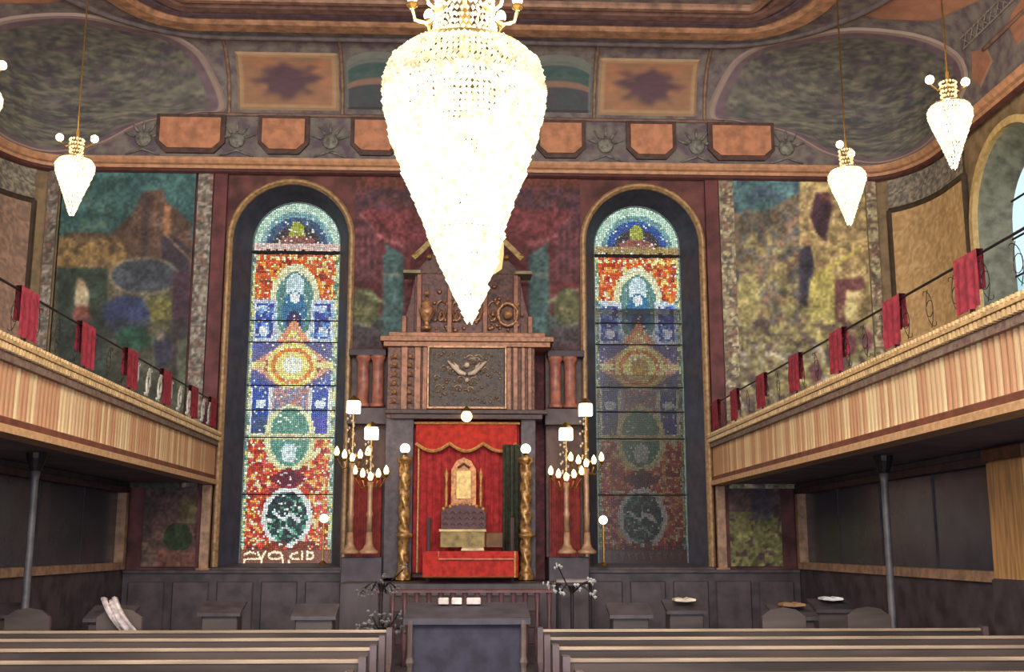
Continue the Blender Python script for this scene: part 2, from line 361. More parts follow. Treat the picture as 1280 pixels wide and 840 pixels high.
for s in (-1, 1):
    def ocol(g, u, t):
        if g > .95: return (168, 150, 142)
        if g > .88: return mixc((112, 92, 108), (136, 118, 124), nz(u * 60, t * 40))
        a = nz(u * 40, t * 26 + 9) * .5 + nz(u * 90 + 7, t * 60) * .5
        c0 = mixc((84, 86, 90), (150, 148, 128), a * 1.9 - .5)
        return mixc(c0, (98, 80, 104), nz(u * 30 + 30, t * 16) * 1.6 - .9)
    fan('painted_oval', (1.38, .15), [(1.01, .05), (1.03, .38), (1.09, .75), (1.2, .97), (1.36, .99), (1.5, .92), (1.62, .68), (1.72, .36), (1.78, .02), (1.77, -.35), (1.68, -.62), (1.55, -.8), (1.42, -.82), (1.3, -.62), (1.2, -.2), (1.08, .0)], ocol, .045, 128, 60, s=s)
    ORG = (196, 140, 112)
    def oc(g, u, t):
        if g > .9: return (160, 136, 118)
        return mixc(ORG, (166, 120, 98), nz(u * 60, t * 12) * 1.2 - .2)
    fan('orange_panel', (1.77, .72), [(1.58, .99), (1.60, .86), (1.74, .55), (1.86, .45), (1.96, .36), (2.0, .7), (1.96, .99)], oc, .015, 49, 8, s=s)
    fan('orange_panel', (1.84, -.12), [(1.81, .10), (1.88, .0), (1.90, -.3), (1.84, -.55), (1.80, -.3)], oc, .015, 40, 6, s=s)
    fan('orange_panel', (2.02, -.05), [(1.97, .05), (2.04, .18), (2.09, .0), (2.08, -.4), (2.0, -.4)], oc, .015, 40, 6, s=s)
    b = MB()
    for t_ in (.17, .27): b.tube([cove(s * (1.79 + .3 * k / 12), t_, .02) for k in range(13)], .022, 5)
    for k in range(10): b.tube([cove(s * (1.79 + .03 * k), .17, .02), cove(s * (1.82 + .03 * k), .27, .02)], .012, 4); b.tube([cove(s * (1.79 + .03 * k), .27, .02), cove(s * (1.82 + .03 * k), .17, .02)], .012, 4)
    b.build('lattice_rib', mat('lattice', (150, 142, 134), .6, 0, .3, 30), ceiling, stuff=True)
    # star panels and teal lunettes on the long side
    def star(a, c):
        if min(a, 1 - a) < .07 or min(c, 1 - c) < .09: return (190, 158, 124)
        x, y = 2 * a - 1, 2 * c - 1; r = math.hypot(x, y); th = math.atan2(y, x)
        q = .30 + .12 * math.cos(8 * th) * nz(a * 6, c * 6) + .34 * nz(a * 11, c * 11)
        base = mixc((192, 136, 106), (158, 126, 98), nz(a * 8 + 3, c * 8) * 1.3 - .2)
        return mixc((104, 78, 90), base, (r - q) * 3.2 + .25)
    x0 = 755 if s > 0 else 0
    patch('star_panel', s * .545, s * .965, .06, .72, star, 40, 30, .04)
    def lun(a, c, s=s):
        z = .08 + c * (.62 * (.62 + .38 * math.sqrt(max(0, 1 - (2 * a - 1) ** 2)))); return s * (.22 + .30 * a), z + (.06 if c > .99 else 0)
    def lcol(a, c):
        if c > .88 or min(a, 1 - a) < .06: return (128, 134, 130)
        if c > .56: return mixc((66, 98, 98), (92, 114, 112), nz(a * 15, c * 15))
        if c > .44: return (154, 124, 110)
        return mixc((88, 78, 90), (76, 92, 96), nz(a * 9, c * 14))
    patch('teal_lunette', 0, 0, 0, 0, lcol, 30, 26, .035, shape=lun)
b2 = (-.17, .17)
patch('star_panel', -.17, .17, .06, .72, lambda a, c: star(a, c), 40, 30, .04)
# raised mouldings between the panels of the cove
for u in (-1.0, -.53, -.2, .2, .53, 1.0):
    b = MB(); pts = [cove(u, t / 12, .01) for t in range(0, 13)]; b.tube(pts, .035, 6); b.build('cove_rib', mat('rib_tan', (150, 122, 100), .6, 0, .3, 9), ceiling, smooth=True)
for z, r, c, nm in ((ZF + .0, .035, (140, 112, 98), 'frieze_moulding'), (ZT - .02, .06, (112, 102, 106), 'cove_moulding')):
    f = lower if z < ZT - .5 else upper
    for seg in ([u for u in us if u < -1.85], [u for u in us if -1.06 <= u <= 1.06], [u for u in us if u > 1.85]) if f is lower else (us,):
        MB().tube([(f(u)[0] * .997, f(u)[1] - .02, z) for u in seg], r, 6).build(nm, mat(nm, c), ceiling, smooth=True)
# frieze of orange cartouches
FX = [-340, -227, -114, 0, 114, 227, 340]
for i, d in enumerate(FX):
    cx = d / 1400 * 21.1; hw = (.58 if abs(d) > 300 else .42)
    z0, z1 = at(582, 196).z, at(582, 155).z; ch = .16
    def ol(g): return [(cx - hw + g, z1 - g), (cx + hw - g, z1 - g), (cx + hw - g, z0 + ch), (cx + hw - ch - g * .4, z0 + g), (cx - hw + ch + g * .4, z0 + g), (cx - hw + g, z0 + ch)]
    fr = MB().prism(ol(-.05), 19.83, 19.9).build('cartouche_frame', mat('frame_dark', (92, 68, 62), .6, 0, .3, 9), ceiling)
    MB().prism(ol(.03), 19.78, 19.9).build('cartouche_panel', mat('frieze_orange', (204, 142, 108), .6, 0, .25, 5), ceiling)
for d in (-284, -170, -57, 57, 170, 284, 397, -397):    # fan brackets between them
    cx = d / 1400 * 21.1; b = MB(); zc = EYE + 7.36
    b.lathe([(.001, -.02), (.13, -.02), (.15, 0), (.13, .02), (.05, .05), (.001, .06)], n=14, cap=False)
    b.v = [(cx + x, 19.86 - z, zc + y) for x, y, z in b.v]
    for k in range(5): a = PI * (.1 + .2 * k); b.tube([(cx + .17 * math.cos(a), 19.86, zc + .17 * math.sin(a)), (cx + .36 * math.cos(a), 19.85, zc + .36 * math.sin(a))], [.03, .012], 5)
    b.tube([(cx - .3, 19.86, zc - .3), (cx, 19.84, zc - .2), (cx + .3, 19.86, zc - .3)], .02, 5)
    b.build('frieze_rosette', mat('rosette', (142, 142, 134), .6, 0, .4, 12), ceiling, smooth=True)
# flat field mouldings
def fieldpath(o):
    hx, yf, cx, ry = 5.95 - o, 18.45 - o, 4.75, 1.5
    pr = [(cx, yf)] + [(cx + (hx - cx) * math.sin(a), yf - ry + ry * math.cos(a)) for a in [PI / 2 * i / 12 for i in range(1, 13)]] + [(hx, -4)]
    return [(-x, y, ZT) for x, y in reversed(pr)] + [(x, y, ZT) for x, y in pr]
for o, hw, d, c, nm in ((0, .20, .10, (192, 146, 114), 'field_border'), (.32, .10, .05, (110, 90, 102), 'field_border_dark'), (.62, .13, .08, (134, 102, 96), 'field_border_inner'), (.95, .07, .1, (160, 122, 100), 'field_bead')):
    b = MB().sweep(fieldpath(o), [(-hw, .02), (-hw, -d * .6), (-hw * .7, -d), (hw * .7, -d), (hw, -d * .6), (hw, .02)], (0, 0, 1)); b.build(nm, mat(nm, c, .55, 0, .3, 6), ceiling)
# cornice
cor = MB().sweep([(x, y, 0) for x, y in wall_path(.0)], [(-.02, zC), (.12, zC), (.14, zC + .05), (.2, zC + .07), (.24, zC + .12), (.24, zC + .18), (.10, zC + .2), (.06, zC + .26), (-.02, zC + .26)], (0, 0, 1))
cor = st(cor.build('trim_3', mat('cornice_paint', (206, 156, 120), .5, 0, .2, 8)), 'orange tan cornice running round the room below the painted frieze')
MB().sweep([(x, y, 0) for x, y in wall_path(.0)], [(.11, zC - .1), (.16, zC - .07), (.16, zC - .03), (.11, zC)], (0, 0, 1)).build('dark_fillet', mat('fillet', (92, 52, 50)), cor)

# ------------------------------------------------------------------ stained glass windows
def glass_canvas(right):
    C = Canvas(0, 250, 112, 706, (150, 62, 40), 3.0)
    R = lambda: rng.random(C.X.shape)
    # arch: pale green border, blue lunette
    C.rect(0, 250, 112, 312, (150, 190, 170)); C.ell(56, 309, 55, 56, (196, 222, 196)); C.ell(56, 309, 46, 44, (128, 168, 170) if not right else (120, 160, 160))
    C.ell(56, 309, 40, 37, (52, 84, 150) if right else (70, 90, 118)); C.ell(56, 309, 31, 27, (70, 60, 62)); C.ell(56, 292, 10, 15, (170, 170, 70)); C.ell(56, 303, 24, 8, (150, 90, 80))
    C.rect(0, 305, 112, 313, (226, 190, 176) if not right else (168, 140, 90)); C.rect(0, 313, 112, 318, (60, 30, 20))
    # upper field
    m = (C.Y > 318) & (C.Y < 405); C.fill(m, (212, 84, 34)); C.blotch(m, 5, .62, (240, 150, 50), .9); C.blotch(m, 4, .72, (255, 230, 140), .9); C.blotch(m, 6, .75, (150, 34, 24), .8)
    for x in range(6, 112, 8): C.rect(x, 320, x + 4, 325, (255, 226, 160))
    C.ell(56, 380, 32, 50, (236, 226, 178)); C.rect(24, 380, 88, 428, (200, 206, 190)); C.ell(56, 382, 25, 42, (96, 140, 132)); C.ell(56, 358, 12, 16, (205, 224, 224)); C.ell(56, 390, 16, 26, (50, 112, 150)); C.ell(56, 402, 9, 14, (56, 44, 96))
    C.ell(56, 372, 6, 7, (235, 240, 240))
    for x in (4, 78):
        C.rect(x, 374, x + 30, 428, (206, 214, 222)); C.rect(x + 4, 380, x + 25, 424, (44, 66, 150)); C.ell(x + 15, 414, 7, 7, (224, 230, 240)); C.ell(x + 12, 386, 8, 5, (190, 205, 230))
        C.blotch((C.X > x) & (C.X < x + 30) & (C.Y > 376) & (C.Y < 426), 4, .66, (110, 160, 210), .8)
    C.poly([(34, 428), (56, 398), (78, 428)], (226, 150, 110)); C.poly([(44, 428), (56, 410), (68, 428)], (246, 216, 120))
    # medallion
    C.rect(0, 428, 112, 484, (92, 90, 140)); C.poly([(56, 420), (110, 457), (56, 494), (2, 457)], (222, 160, 130)); C.poly([(56, 428), (100, 457), (56, 486), (12, 457)], (170, 74, 70))
    C.poly([(0, 484), (30, 484), (0, 466)], (60, 90, 170)); C.poly([(112, 484), (82, 484), (112, 466)], (60, 90, 170)); C.poly([(0, 430), (26, 430), (0, 446)], (80, 90, 160))
    C.ell(56, 457, 32, 28, (250, 226, 130)); C.ring(56, 457, 26, 23, 5, (226, 130, 50)); C.ell(56, 457, 12, 11, (255, 250, 220) if not right else (190, 150, 60)); C.rect(4, 453, 24, 461, (246, 222, 140)); C.rect(88, 453, 108, 461, (246, 222, 140))
    # blue panels
    C.rect(0, 484, 112, 548, (176, 168, 190)); 
    for x in (6, 80):
        C.rect(x - 2, 486, x + 26, 546, (228, 226, 214)); C.rect(x + 2, 486, x + 22, 542, (36, 76, 160)); C.ell(x + 12, 505, 7, 6, (226, 240, 250)); C.rect(x + 3, 520, x + 21, 541, (60, 84, 120) if x < 50 else (70, 74, 170))
    C.rect(34, 486, 78, 514, (190, 136, 130)); C.blotch((C.X > 34) & (C.X < 78) & (C.Y > 486) & (C.Y < 514), 4, .5, (120, 130, 160), .8); C.ell(56, 532, 24, 20, (90, 150, 180)); C.ell(56, 530, 10, 10, (34, 84, 150)); C.rect(33, 516, 37, 548, (240, 240, 200)); C.rect(75, 516, 79, 548, (240, 240, 200))
    C.ring(56, 532, 24, 20, 4, (205, 222, 190))
    # lower field
    m = (C.Y > 547) & (C.Y < 688); C.fill(m, (206, 66, 40)); C.blotch(m, 5, .6, (222, 92, 84), .8); C.blotch(m, 4, .66, (246, 176, 80), .95); C.blotch(m, 3.5, .74, (255, 236, 170), .95); C.blotch(m, 7, .72, (140, 30, 34), .8)
    C.ell(56, 548, 32, 42, (232, 228, 170)); C.ell(56, 546, 25, 36, (96, 150, 130)); C.ell(56, 566, 10, 12, (214, 232, 226)); C.rect(0, 543, 112, 549, (226, 214, 160))
    C.poly([(30, 598), (56, 584), (82, 598), (56, 614)], (130, 30, 48)); C.ell(56, 598, 13, 9, (96, 20, 44))
    C.ell(56, 647, 31, 38, (238, 236, 224)); C.ell(56, 647, 25, 32, (40, 66, 66)); mo = C.em(56, 647, 25, 32) < 1
    C.blotch(mo, 4, .55, (96, 170, 130), .9); C.blotch(mo, 4, .62, (30, 30, 42), .9); C.line([(40, 640), (52, 650), (60, 642), (72, 652)], 4, (236, 240, 236)); C.line([(46, 664), (56, 658), (66, 668)], 3, (180, 200, 190))
    C.blotch((C.Y > 676) & (C.Y < 690), 5, .5, (120, 50, 24), .9)
    # side borders
    for a, c in ((0, 6), (106, 112)):
        mb = (C.X >= a) & (C.X < c) & (C.Y > 314) & (C.Y < 690); C.fill(mb, (186, 206, 176)); C.blotch(mb, 4, .55, (230, 214, 120), .9); C.blotch(mb, 4, .66, (90, 120, 110), .9)
    # inscription, glyph strokes as they read in the picture
    C.rect(0, 686, 112, 706, (112, 60, 38)); g = (250, 222, 178)
    if not right:
        for pts in ([(6, 693), (12, 690), (19, 692)], [(6, 700), (6, 705)], [(8, 699), (20, 699), (26, 698)], [(22, 691), (25, 697)], [(31, 690), (27, 698), (27, 705)],
                    [(36, 692), (42, 690), (50, 691), (52, 695), (48, 699), (40, 699), (35, 696), (36, 692)], [(52, 697), (53, 702)], [(70, 691), (64, 692), (62, 696), (66, 699), (72, 699)],
                    [(76, 690), (76, 699)], [(82, 690), (82, 699)], [(82, 690), (88, 691), (90, 695), (87, 699), (82, 699)], [(60, 701), (60, 705)]): C.line(pts, 2.6, g)
    else:
        for x in range(10, 104, 9): C.line([(x, 690), (x + 2, 699)], 2, (120, 110, 110)); C.line([(x, 694), (x + 5, 691)], 1.6, (120, 110, 110))
    # small jewels of white between the leads
    m = (C.Y > 252) & (C.Y < 686); C.fill(m & (R() > .93), (250, 246, 226), .8)
    C.a = np.clip(C.a * (1.0 + (R()[..., None] - .5) * .35), 0, 255); return C
ZB = [(253, EYE + 6.42), (703, EYE - .30)]
def gz(v): return ZB[0][1] + (v - 253) / (703 - 253) * (ZB[1][1] - ZB[0][1])
BARS = [316, 401, 428, 482, 513, 547, 618, 687]
def zrow(py): return at(361, py, GY).z
for k, s in enumerate((-1, 1)):
    cv = glass_canvas(s > 0); cx = s * WX
    win = st(thing('window_%d' % (k + 1), ('round-arched stained glass window left of the ark, bright to the bottom' if s < 0 else 'round-arched stained glass window right of the ark, its lower half dark'), None, (cx, GY, WBOT)))
    if 'category' in win: del win['category']
    zt = zrow(253); zb = zrow(704); zs = zt - GHW
    edges = [254] + BARS + [705]; lead = MB()
    for q in range(len(edges) - 1):
        ya, yb = edges[q], edges[q + 1]; z1, z0 = zrow(ya), zrow(yb); cell = .018 if q == len(edges) - 2 else .036
        nx = int(2 * GHW / cell); nzv = max(1, int((z1 - z0) / cell)); b = MB(); cols = []
        gx = [[-GHW + 2 * GHW * i / nx + (random.uniform(-.3, .3) * cell if 0 < i < nx else 0) for i in range(nx + 1)] for j in range(nzv + 1)]
        gzz = [[z0 + (z1 - z0) * j / nzv + (random.uniform(-.3, .3) * cell if 0 < j < nzv else 0) for i in range(nx + 1)] for j in range(nzv + 1)]
        for j in range(nzv):
            for i in range(nx):
                c4 = [(gx[j][i], gzz[j][i]), (gx[j][i + 1], gzz[j][i + 1]), (gx[j + 1][i + 1], gzz[j + 1][i + 1]), (gx[j + 1][i], gzz[j + 1][i])]
                mx = sum(p[0] for p in c4) / 4; mz = sum(p[1] for p in c4) / 4
                if mz > zs and mx * mx + (mz - zs) ** 2 > GHW ** 2: continue
                n0 = len(b.v); yy = GY + random.uniform(-.004, .004)
                b.v += [(cx + p[0], yy, p[1]) for p in c4]; b.f.append((n0, n0 + 1, n0 + 2, n0 + 3))
                # picture row of this height, taken down the window's own centre line
                row = 253 + (zt - mz) / (zt - zb) * 451
                cols.append((56 + 56 * mx / GHW, proj((-3.23, GY, mz))[1]))
                if q < len(edges) - 2:
                    for (p, r_) in ((c4[0], c4[1]), (c4[0], c4[3])):
                        n0 = len(lead.v); e = .0028
                        dx, dz = r_[0] - p[0], r_[1] - p[1]; L = math.hypot(dx, dz); ox, oz = -dz / L * e, dx / L * e
                        lead.v += [(cx + p[0] + ox, GY - .012, p[1] + oz), (cx + r_[0] + ox, GY - .012, r_[1] + oz), (cx + r_[0] - ox, GY - .012, r_[1] - oz), (cx + p[0] - ox, GY - .012, p[1] - oz)]
                        lead.f.append((n0, n0 + 1, n0 + 2, n0 + 3))
        cc = np.array(cols); b.build('glass_panel', vmat('stained_glass', glass=True), win, colors=np.minimum(1, cv.get(cc[:, 0], cc[:, 1])))
    lead.build('lead_cames', LEAD, win, stuff=True)
    for y in BARS[:7]:
        MB().tube([(cx - GHW, GY - .02, zrow(y)), (cx + GHW, GY - .02, zrow(y))], .014 if y != 316 else .03, 6).build('saddle_bar', LEAD, win)
    ao = arch(cx, WHW, WBOT, WTOP, 24); ai = arch(cx, GHW, zb, zt, 24); n = len(ao)
    b = MB(); b.add([(x, 20, z) for x, z in ao] + [(x, GY, z) for x, z in ai], [(i, (i + 1) % n, (i + 1) % n + n, i + n) for i in range(n)])
    b.build('reveal', mat('reveal_paint', (74, 72, 88), .6, 0, .35, 5, rgb2=(54, 58, 72)), win)
    MB().sweep([(x, GY - .02, z) for x, z in ai], [(-.03, 0), (.012, 0), (.012, .05), (-.03, .05)], (0, 1, 0)).build('glass_frame', mat('glass_frame', (112, 140, 140), .5, 0, .3, 20), win)
    out = arch(cx, WHW + .05, WBOT, WTOP + .05, 24)
    MB().sweep([(x, 19.99, z) for x, z in out], [(-.055, .01), (-.055, -.06), (-.02, -.1), (.02, -.1), (.055, -.05), (.055, .01)], (0, 1, 0)).build('arch_moulding', mat('arch_gold', (186, 150, 108), .45, .1, .3, 14), win)
    MB().bbox(cx - 1.15, cx + 1.15, 19.86, 20.6, WBOT - .08, WBOT, .02).build('window_sill', DKWOOD, win)
# side gallery windows
CG = mat('clear_leaded_glass', (200, 225, 225), .1)
gm = bpy.data.materials.new('pale_glass'); gm.use_nodes = True; N = gm.node_tree.nodes; L = gm.node_tree.links; N.remove(N['Principled BSDF'])
t = N.new('ShaderNodeBsdfTransparent'); g = N.new('ShaderNodeBsdfGlossy'); x = N.new('ShaderNodeMixShader'); nn = N.new('ShaderNodeTexVoronoi'); nn.inputs['Scale'].default_value = 2.2
cr = N.new('ShaderNodeValToRGB'); cr.color_ramp.elements[0].color = (.32, .55, .55, 1); cr.color_ramp.elements[1].color = (.75, .85, .92, 1)
L.new(nn.outputs['Color'], cr.inputs[0]); L.new(cr.outputs[0], t.inputs[0]); x.inputs[0].default_value = .06; L.new(t.outputs[0], x.inputs[1]); L.new(g.outputs[0], x.inputs[2]); L.new(x.outputs[0], N['Material Output'].inputs[0])
wn = 3
for s in (-1, 1):
    for cyw in (CYW, CYW - 5.4, CYW - 10.8):
        X = s * HX; win = st(thing('window_%d' % wn, ('arched window with pale leaded panes in the %s gallery wall' % ('left' if s < 0 else 'right')), None, (X, cyw, EYE + 2.2))); wn += 1
        if 'category' in win: del win['category']
        ao = arch(cyw, RW3, EYE + 2.2, EYE + 6.42, 20); ai = arch(cyw, .98, EYE + 2.4, EYE + 6.05, 20); n = len(ao)
        MB().add([(X, y, z) for y, z in ao] + [(X + s * .45, y, z) for y, z in ai], [(i, (i + 1) % n, (i + 1) % n + n, i + n) for i in range(n)]).build('reveal', mat('side_reveal', (122, 130, 118), .6, 0, .35, 5), win)
        MB().add([(X + s * .45, y, z) for y, z in ai], [tuple(range(n))]).build('glass_panel', gm, win)
        MB().sweep([(X, y, z) for y, z in arch(cyw, RW3 + .05, EYE + 2.1, EYE + 6.47, 20)], [(-.06, -.02), (-.06, .08), (.06, .08), (.06, -.02)], (-s, 0, 0)).build('arch_moulding', mat('side_arch', (214, 186, 128), .5, 0, .2, 10), win)
        for z in [EYE + 2.4 + .62 * i for i in range(1, 6)]: MB().tube([(X + s * .43, cyw - .97, z), (X + s * .43, cyw + .97, z)], .018, 6).build('saddle_bar', LEAD, win)
        for y in (-.33, .33): MB().tube([(X + s * .43, cyw + y, EYE + 2.4), (X + s * .43, cyw + y, EYE + 5.95)], .018, 6).build('mullion', LEAD, win)
# a dark neighbouring building stands behind the lower half of the right-hand window
nb = thing('brick_building', 'dark brick building outside behind the lower half of the right stained glass window', 'building', (7, 26, 0))
NBM = mat('neighbour_brick', (78, 72, 76), .9, 0, .3, 6)
MB().box(3.2, 12, 25, 28, -2, 5.3).build('wall', NBM, nb); MB().box(3.1, 12.1, 24.9, 28, 5.3, 5.5).build('coping', mat('coping', (80, 78, 80)), nb)
nb = thing('dimming_block', 'grey added block outside that dims the middle of the right stained glass window', 'building', (9, 40, 0))  # added block, placed to dim the middle of the right window
MB().box(4.2, 20, 38, 44, -2, 9.6).build('wall', mat('far_render', (176, 176, 188), .9, 0, .3, 1), nb); MB().box(4.1, 20.1, 37.9, 44, 9.6, 9.8).build('coping', mat('coping', (80, 78, 80)), nb)
# soil outside
st(MB().box(-40, 40, -30, 60, -1.0, -.6).build('trim_4', mat('ground_outside', (90, 90, 84), .9)))

# ------------------------------------------------------------------ painted panels of the front wall
def mural_left():
    C = Canvas(60, 215, 275, 620, (86, 84, 72)); A = C.X > 0
    C.rect(60, 215, 275, 300, (60, 98, 102)); C.blotch(A & (C.Y < 300), 18, .55, (74, 112, 112), .6); C.blotch(A & (C.Y < 290) & (C.X < 140), 4, .7, (96, 120, 100), .6)
    C.poly([(130, 300), (165, 268), (178, 240), (204, 236), (208, 252), (222, 262), (240, 280), (240, 345), (120, 345)], (92, 74, 66)); C.rect(178, 240, 186, 330, (70, 58, 62)); C.rect(205, 258, 214, 330, (150, 112, 84))
    C.rect(192, 250, 196, 300, (120, 96, 80)); C.poly([(200, 296), (215, 292), (238, 312), (238, 345), (205, 345)], (56, 50, 60)); C.line([(206, 292), (242, 330)], 2, (140, 120, 90))
    C.poly([(70, 300), (100, 290), (150, 296), (160, 318), (150, 336), (70, 340)], (140, 118, 80)); C.blotch((C.Y > 290) & (C.Y < 340) & (C.X < 155), 6, .55, (84, 70, 62), .7)
    C.ell(180, 345, 42, 22, (66, 72, 82)); C.ring(180, 345, 44, 24, 3, (128, 122, 104)); C.rect(72, 335, 135, 480, (48, 62, 56)); C.ell(102, 372, 9, 20, (176, 166, 142)); C.ell(101, 355, 6, 7, (150, 132, 108)); C.ell(102, 395, 12, 14, (110, 70, 66))
    C.ell(160, 395, 32, 26, (52, 62, 96)); C.ell(170, 422, 26, 14, (30, 96, 72)); C.rect(188, 372, 214, 420, (124, 120, 70)); C.blotch((C.X > 180) & (C.X < 222) & (C.Y > 365) & (C.Y < 430), 5, .55, (84, 84, 60), .8)
    C.rect(216, 340, 240, 470, (66, 48, 62)); C.ell(203, 436, 12, 24, (56, 50, 88)); C.ell(200, 420, 6, 7, (176, 160, 140)); C.line([(190, 420), (192, 450)], 2, (200, 190, 160)); C.rect(70, 400, 240, 620, (56, 62, 60), .5); C.rect(222, 425, 240, 500, (96, 108, 86), .7)
    C.blur(5); C.mottle(3, .22); C.mottle(11, .2); C.mottle(30, .12); return C
def mural_right():
    C = Canvas(880, 215, 1130, 620, (150, 138, 106)); A = C.X > 0
    C.rect(880, 215, 1000, 272, (84, 120, 128)); C.blotch(A & (C.X < 1000) & (C.Y < 268), 12, .55, (70, 88, 110), .7)
    C.poly([(915, 268), (960, 262), (1000, 240), (1005, 400), (915, 420)], (112, 104, 90)); C.blotch((C.X < 1005) & (C.Y > 262) & (C.Y < 430), 8, .55, (140, 108, 90), .7); C.blotch((C.X < 1005) & (C.Y > 262) & (C.Y < 430), 6, .6, (84, 92, 96), .7); C.blotch((C.X < 1005) & (C.Y > 290) & (C.Y < 480), 9, .62, (160, 152, 100), .6)
    C.poly([(1000, 215), (1110, 215), (1110, 480), (1005, 470), (1000, 330)], (176, 158, 116)); C.blotch((C.X > 1000) & (C.Y > 225), 7, .55, (196, 180, 128), .7); C.blotch((C.X > 1000), 5, .66, (132, 112, 90), .7)
    C.poly([(1020, 240), (1038, 242), (1040, 262), (1032, 302), (1020, 290), (1012, 270)], (66, 48, 62)); C.ell(1032, 246, 7, 6, (96, 64, 66)); C.poly([(1000, 312), (1012, 302), (1018, 330), (1008, 382), (998, 360)], (62, 62, 80)); C.ell(1008, 302, 5, 6, (150, 120, 96)); C.ell(1004, 376, 6, 10, (56, 50, 62))
    C.poly([(1012, 350), (1040, 330), (1052, 400), (1030, 440), (1010, 420)], (190, 182, 112)); C.line([(1020, 345), (1075, 310)], 5, (186, 176, 100))
    C.poly([(1044, 350), (1080, 346), (1082, 360), (1062, 366), (1056, 440), (1044, 430)], (104, 70, 74)); C.ell(1064, 388, 8, 22, (226, 212, 156)); C.ell(1062, 368, 5, 6, (206, 180, 130))
    C.rect(880, 405, 1110, 620, (138, 132, 98), .7)
    for i, y in enumerate(range(395, 560, 11)):
        C.rect(915, y, 1050, y + 1.5, (96, 84, 70), .8)
        for x in range(918 + (i % 2) * 9, 1050, 18): C.rect(x, y, x + 1.5, y + 11, (96, 84, 70), .7)
    C.blotch((C.Y > 380), 5, .58, (180, 176, 120), .7); C.blotch((C.Y > 400), 7, .66, (92, 76, 84), .7); C.blotch(C.Y > 430, 6, .7, (200, 200, 190), .6); C.ell(935, 372, 16, 32, (164, 156, 106), .8)
    for x, y in ((1064, 430), (1084, 425), (1050, 455), (992, 470), (1020, 465)): C.ell(x, y, 7, 14, (120, 64, 88), .8); C.ell(x, y - 15, 4, 5, (190, 160, 140), .8)
    C.blur(4); C.mottle(3, .22); C.mottle(9, .2); C.mottle(28, .15); return C
def mural_mid():
    C = Canvas(430, 215, 735, 720, (92, 46, 52)); A = C.X > 0
    for x in range(432, 735, 12): C.rect(x, 222, x + 5, 290, (78, 62, 62), .8); C.rect(x + 6, 230, x + 9, 284, (92, 68, 84), .7)
    C.blotch((C.Y < 290), 9, .5, (70, 50, 66), .6); C.rect(440, 222, 730, 236, (112, 62, 50), .7)
    for s in (-1, 1):
        mx = lambda d: 583 + s * d
        C.poly([(mx(40), 262), (mx(130), 262), (mx(142), 280), (mx(120), 300), (mx(84), 308), (mx(56), 296)], (108, 56, 62)); C.line([(mx(132), 268), (mx(108), 296), (mx(78), 308)], 3, (150, 96, 100)); C.line([(mx(122), 262), (mx(100), 288), (mx(70), 298)], 2, (84, 34, 46))
        C.poly([(mx(142), 262), (mx(112), 290), (mx(108), 350), (mx(144), 352)], (84, 52, 62))
        for d in (114, 122, 130, 138): C.rect(mx(d) - 1.5, 285, mx(d) + 1.5, 352, (120, 70, 76), .8)
        C.poly([(mx(100), 312), (mx(104), 302), (mx(80), 318), (mx(78), 430), (mx(102), 430)], (70, 96, 98)); C.rect(min(mx(78), mx(104)), 318, max(mx(78), mx(104)), 432, (68, 94, 96)); C.rect(min(mx(102), mx(142)), 395, max(mx(102), mx(142)), 430, (62, 88, 86), .8)
        C.ell(mx(126), 384, 18, 24, (88, 92, 66)); C.line([(mx(140), 362), (mx(118), 368), (mx(104), 378)], 4, (128, 132, 104)); C.line([(mx(142), 392), (mx(116), 384)], 4, (120, 112, 84)); C.line([(mx(140), 404), (mx(120), 408)], 3, (130, 128, 110)); C.rect(min(mx(106), mx(144)), 410, max(mx(106), mx(144)), 440, (70, 58, 66), .8)
        C.rect(min(mx(82), mx(104)), 342, max(mx(82), mx(104)), 345, (128, 128, 116))
    C.blur(4); C.mottle(3, .25); C.mottle(8, .2); return C
def rug(C, c1, c2, c3):
    C.blotch(C.X > -1e9, 5, .5, c1, .8); C.blotch(C.X > -1e9, 4, .62, c2, .8); C.blotch(C.X > -1e9, 6, .68, c3, .7); C.mottle(3, .3)
ml = thing('mural', 'mural with teal sky over a domed hill and ruined buildings, left of the ark', 'mural', (-6.1, 20, 4.5))
picture('painted_canvas', mural_left(), -7.4, -5.0, EYE + 1.0, zC - .02, 19.92, ml)
mr = thing('mural', 'sunlit ochre mural of a great stone wall with dark figures, right of the ark', 'mural', (6.1, 20, 4.5))
picture('painted_canvas', mural_right(), 4.95, 7.45, EYE + 1.0, zC - .02, 19.92, mr)
mm = thing('painted_hanging', 'wall painting of dark red swagged drapery and teal pillars behind the ark', 'wall painting', (0, 20, 4.5))
picture('painted_canvas', mural_mid(), -2.08, 2.08, EYE - .4, zC - .02, 19.97, mm)
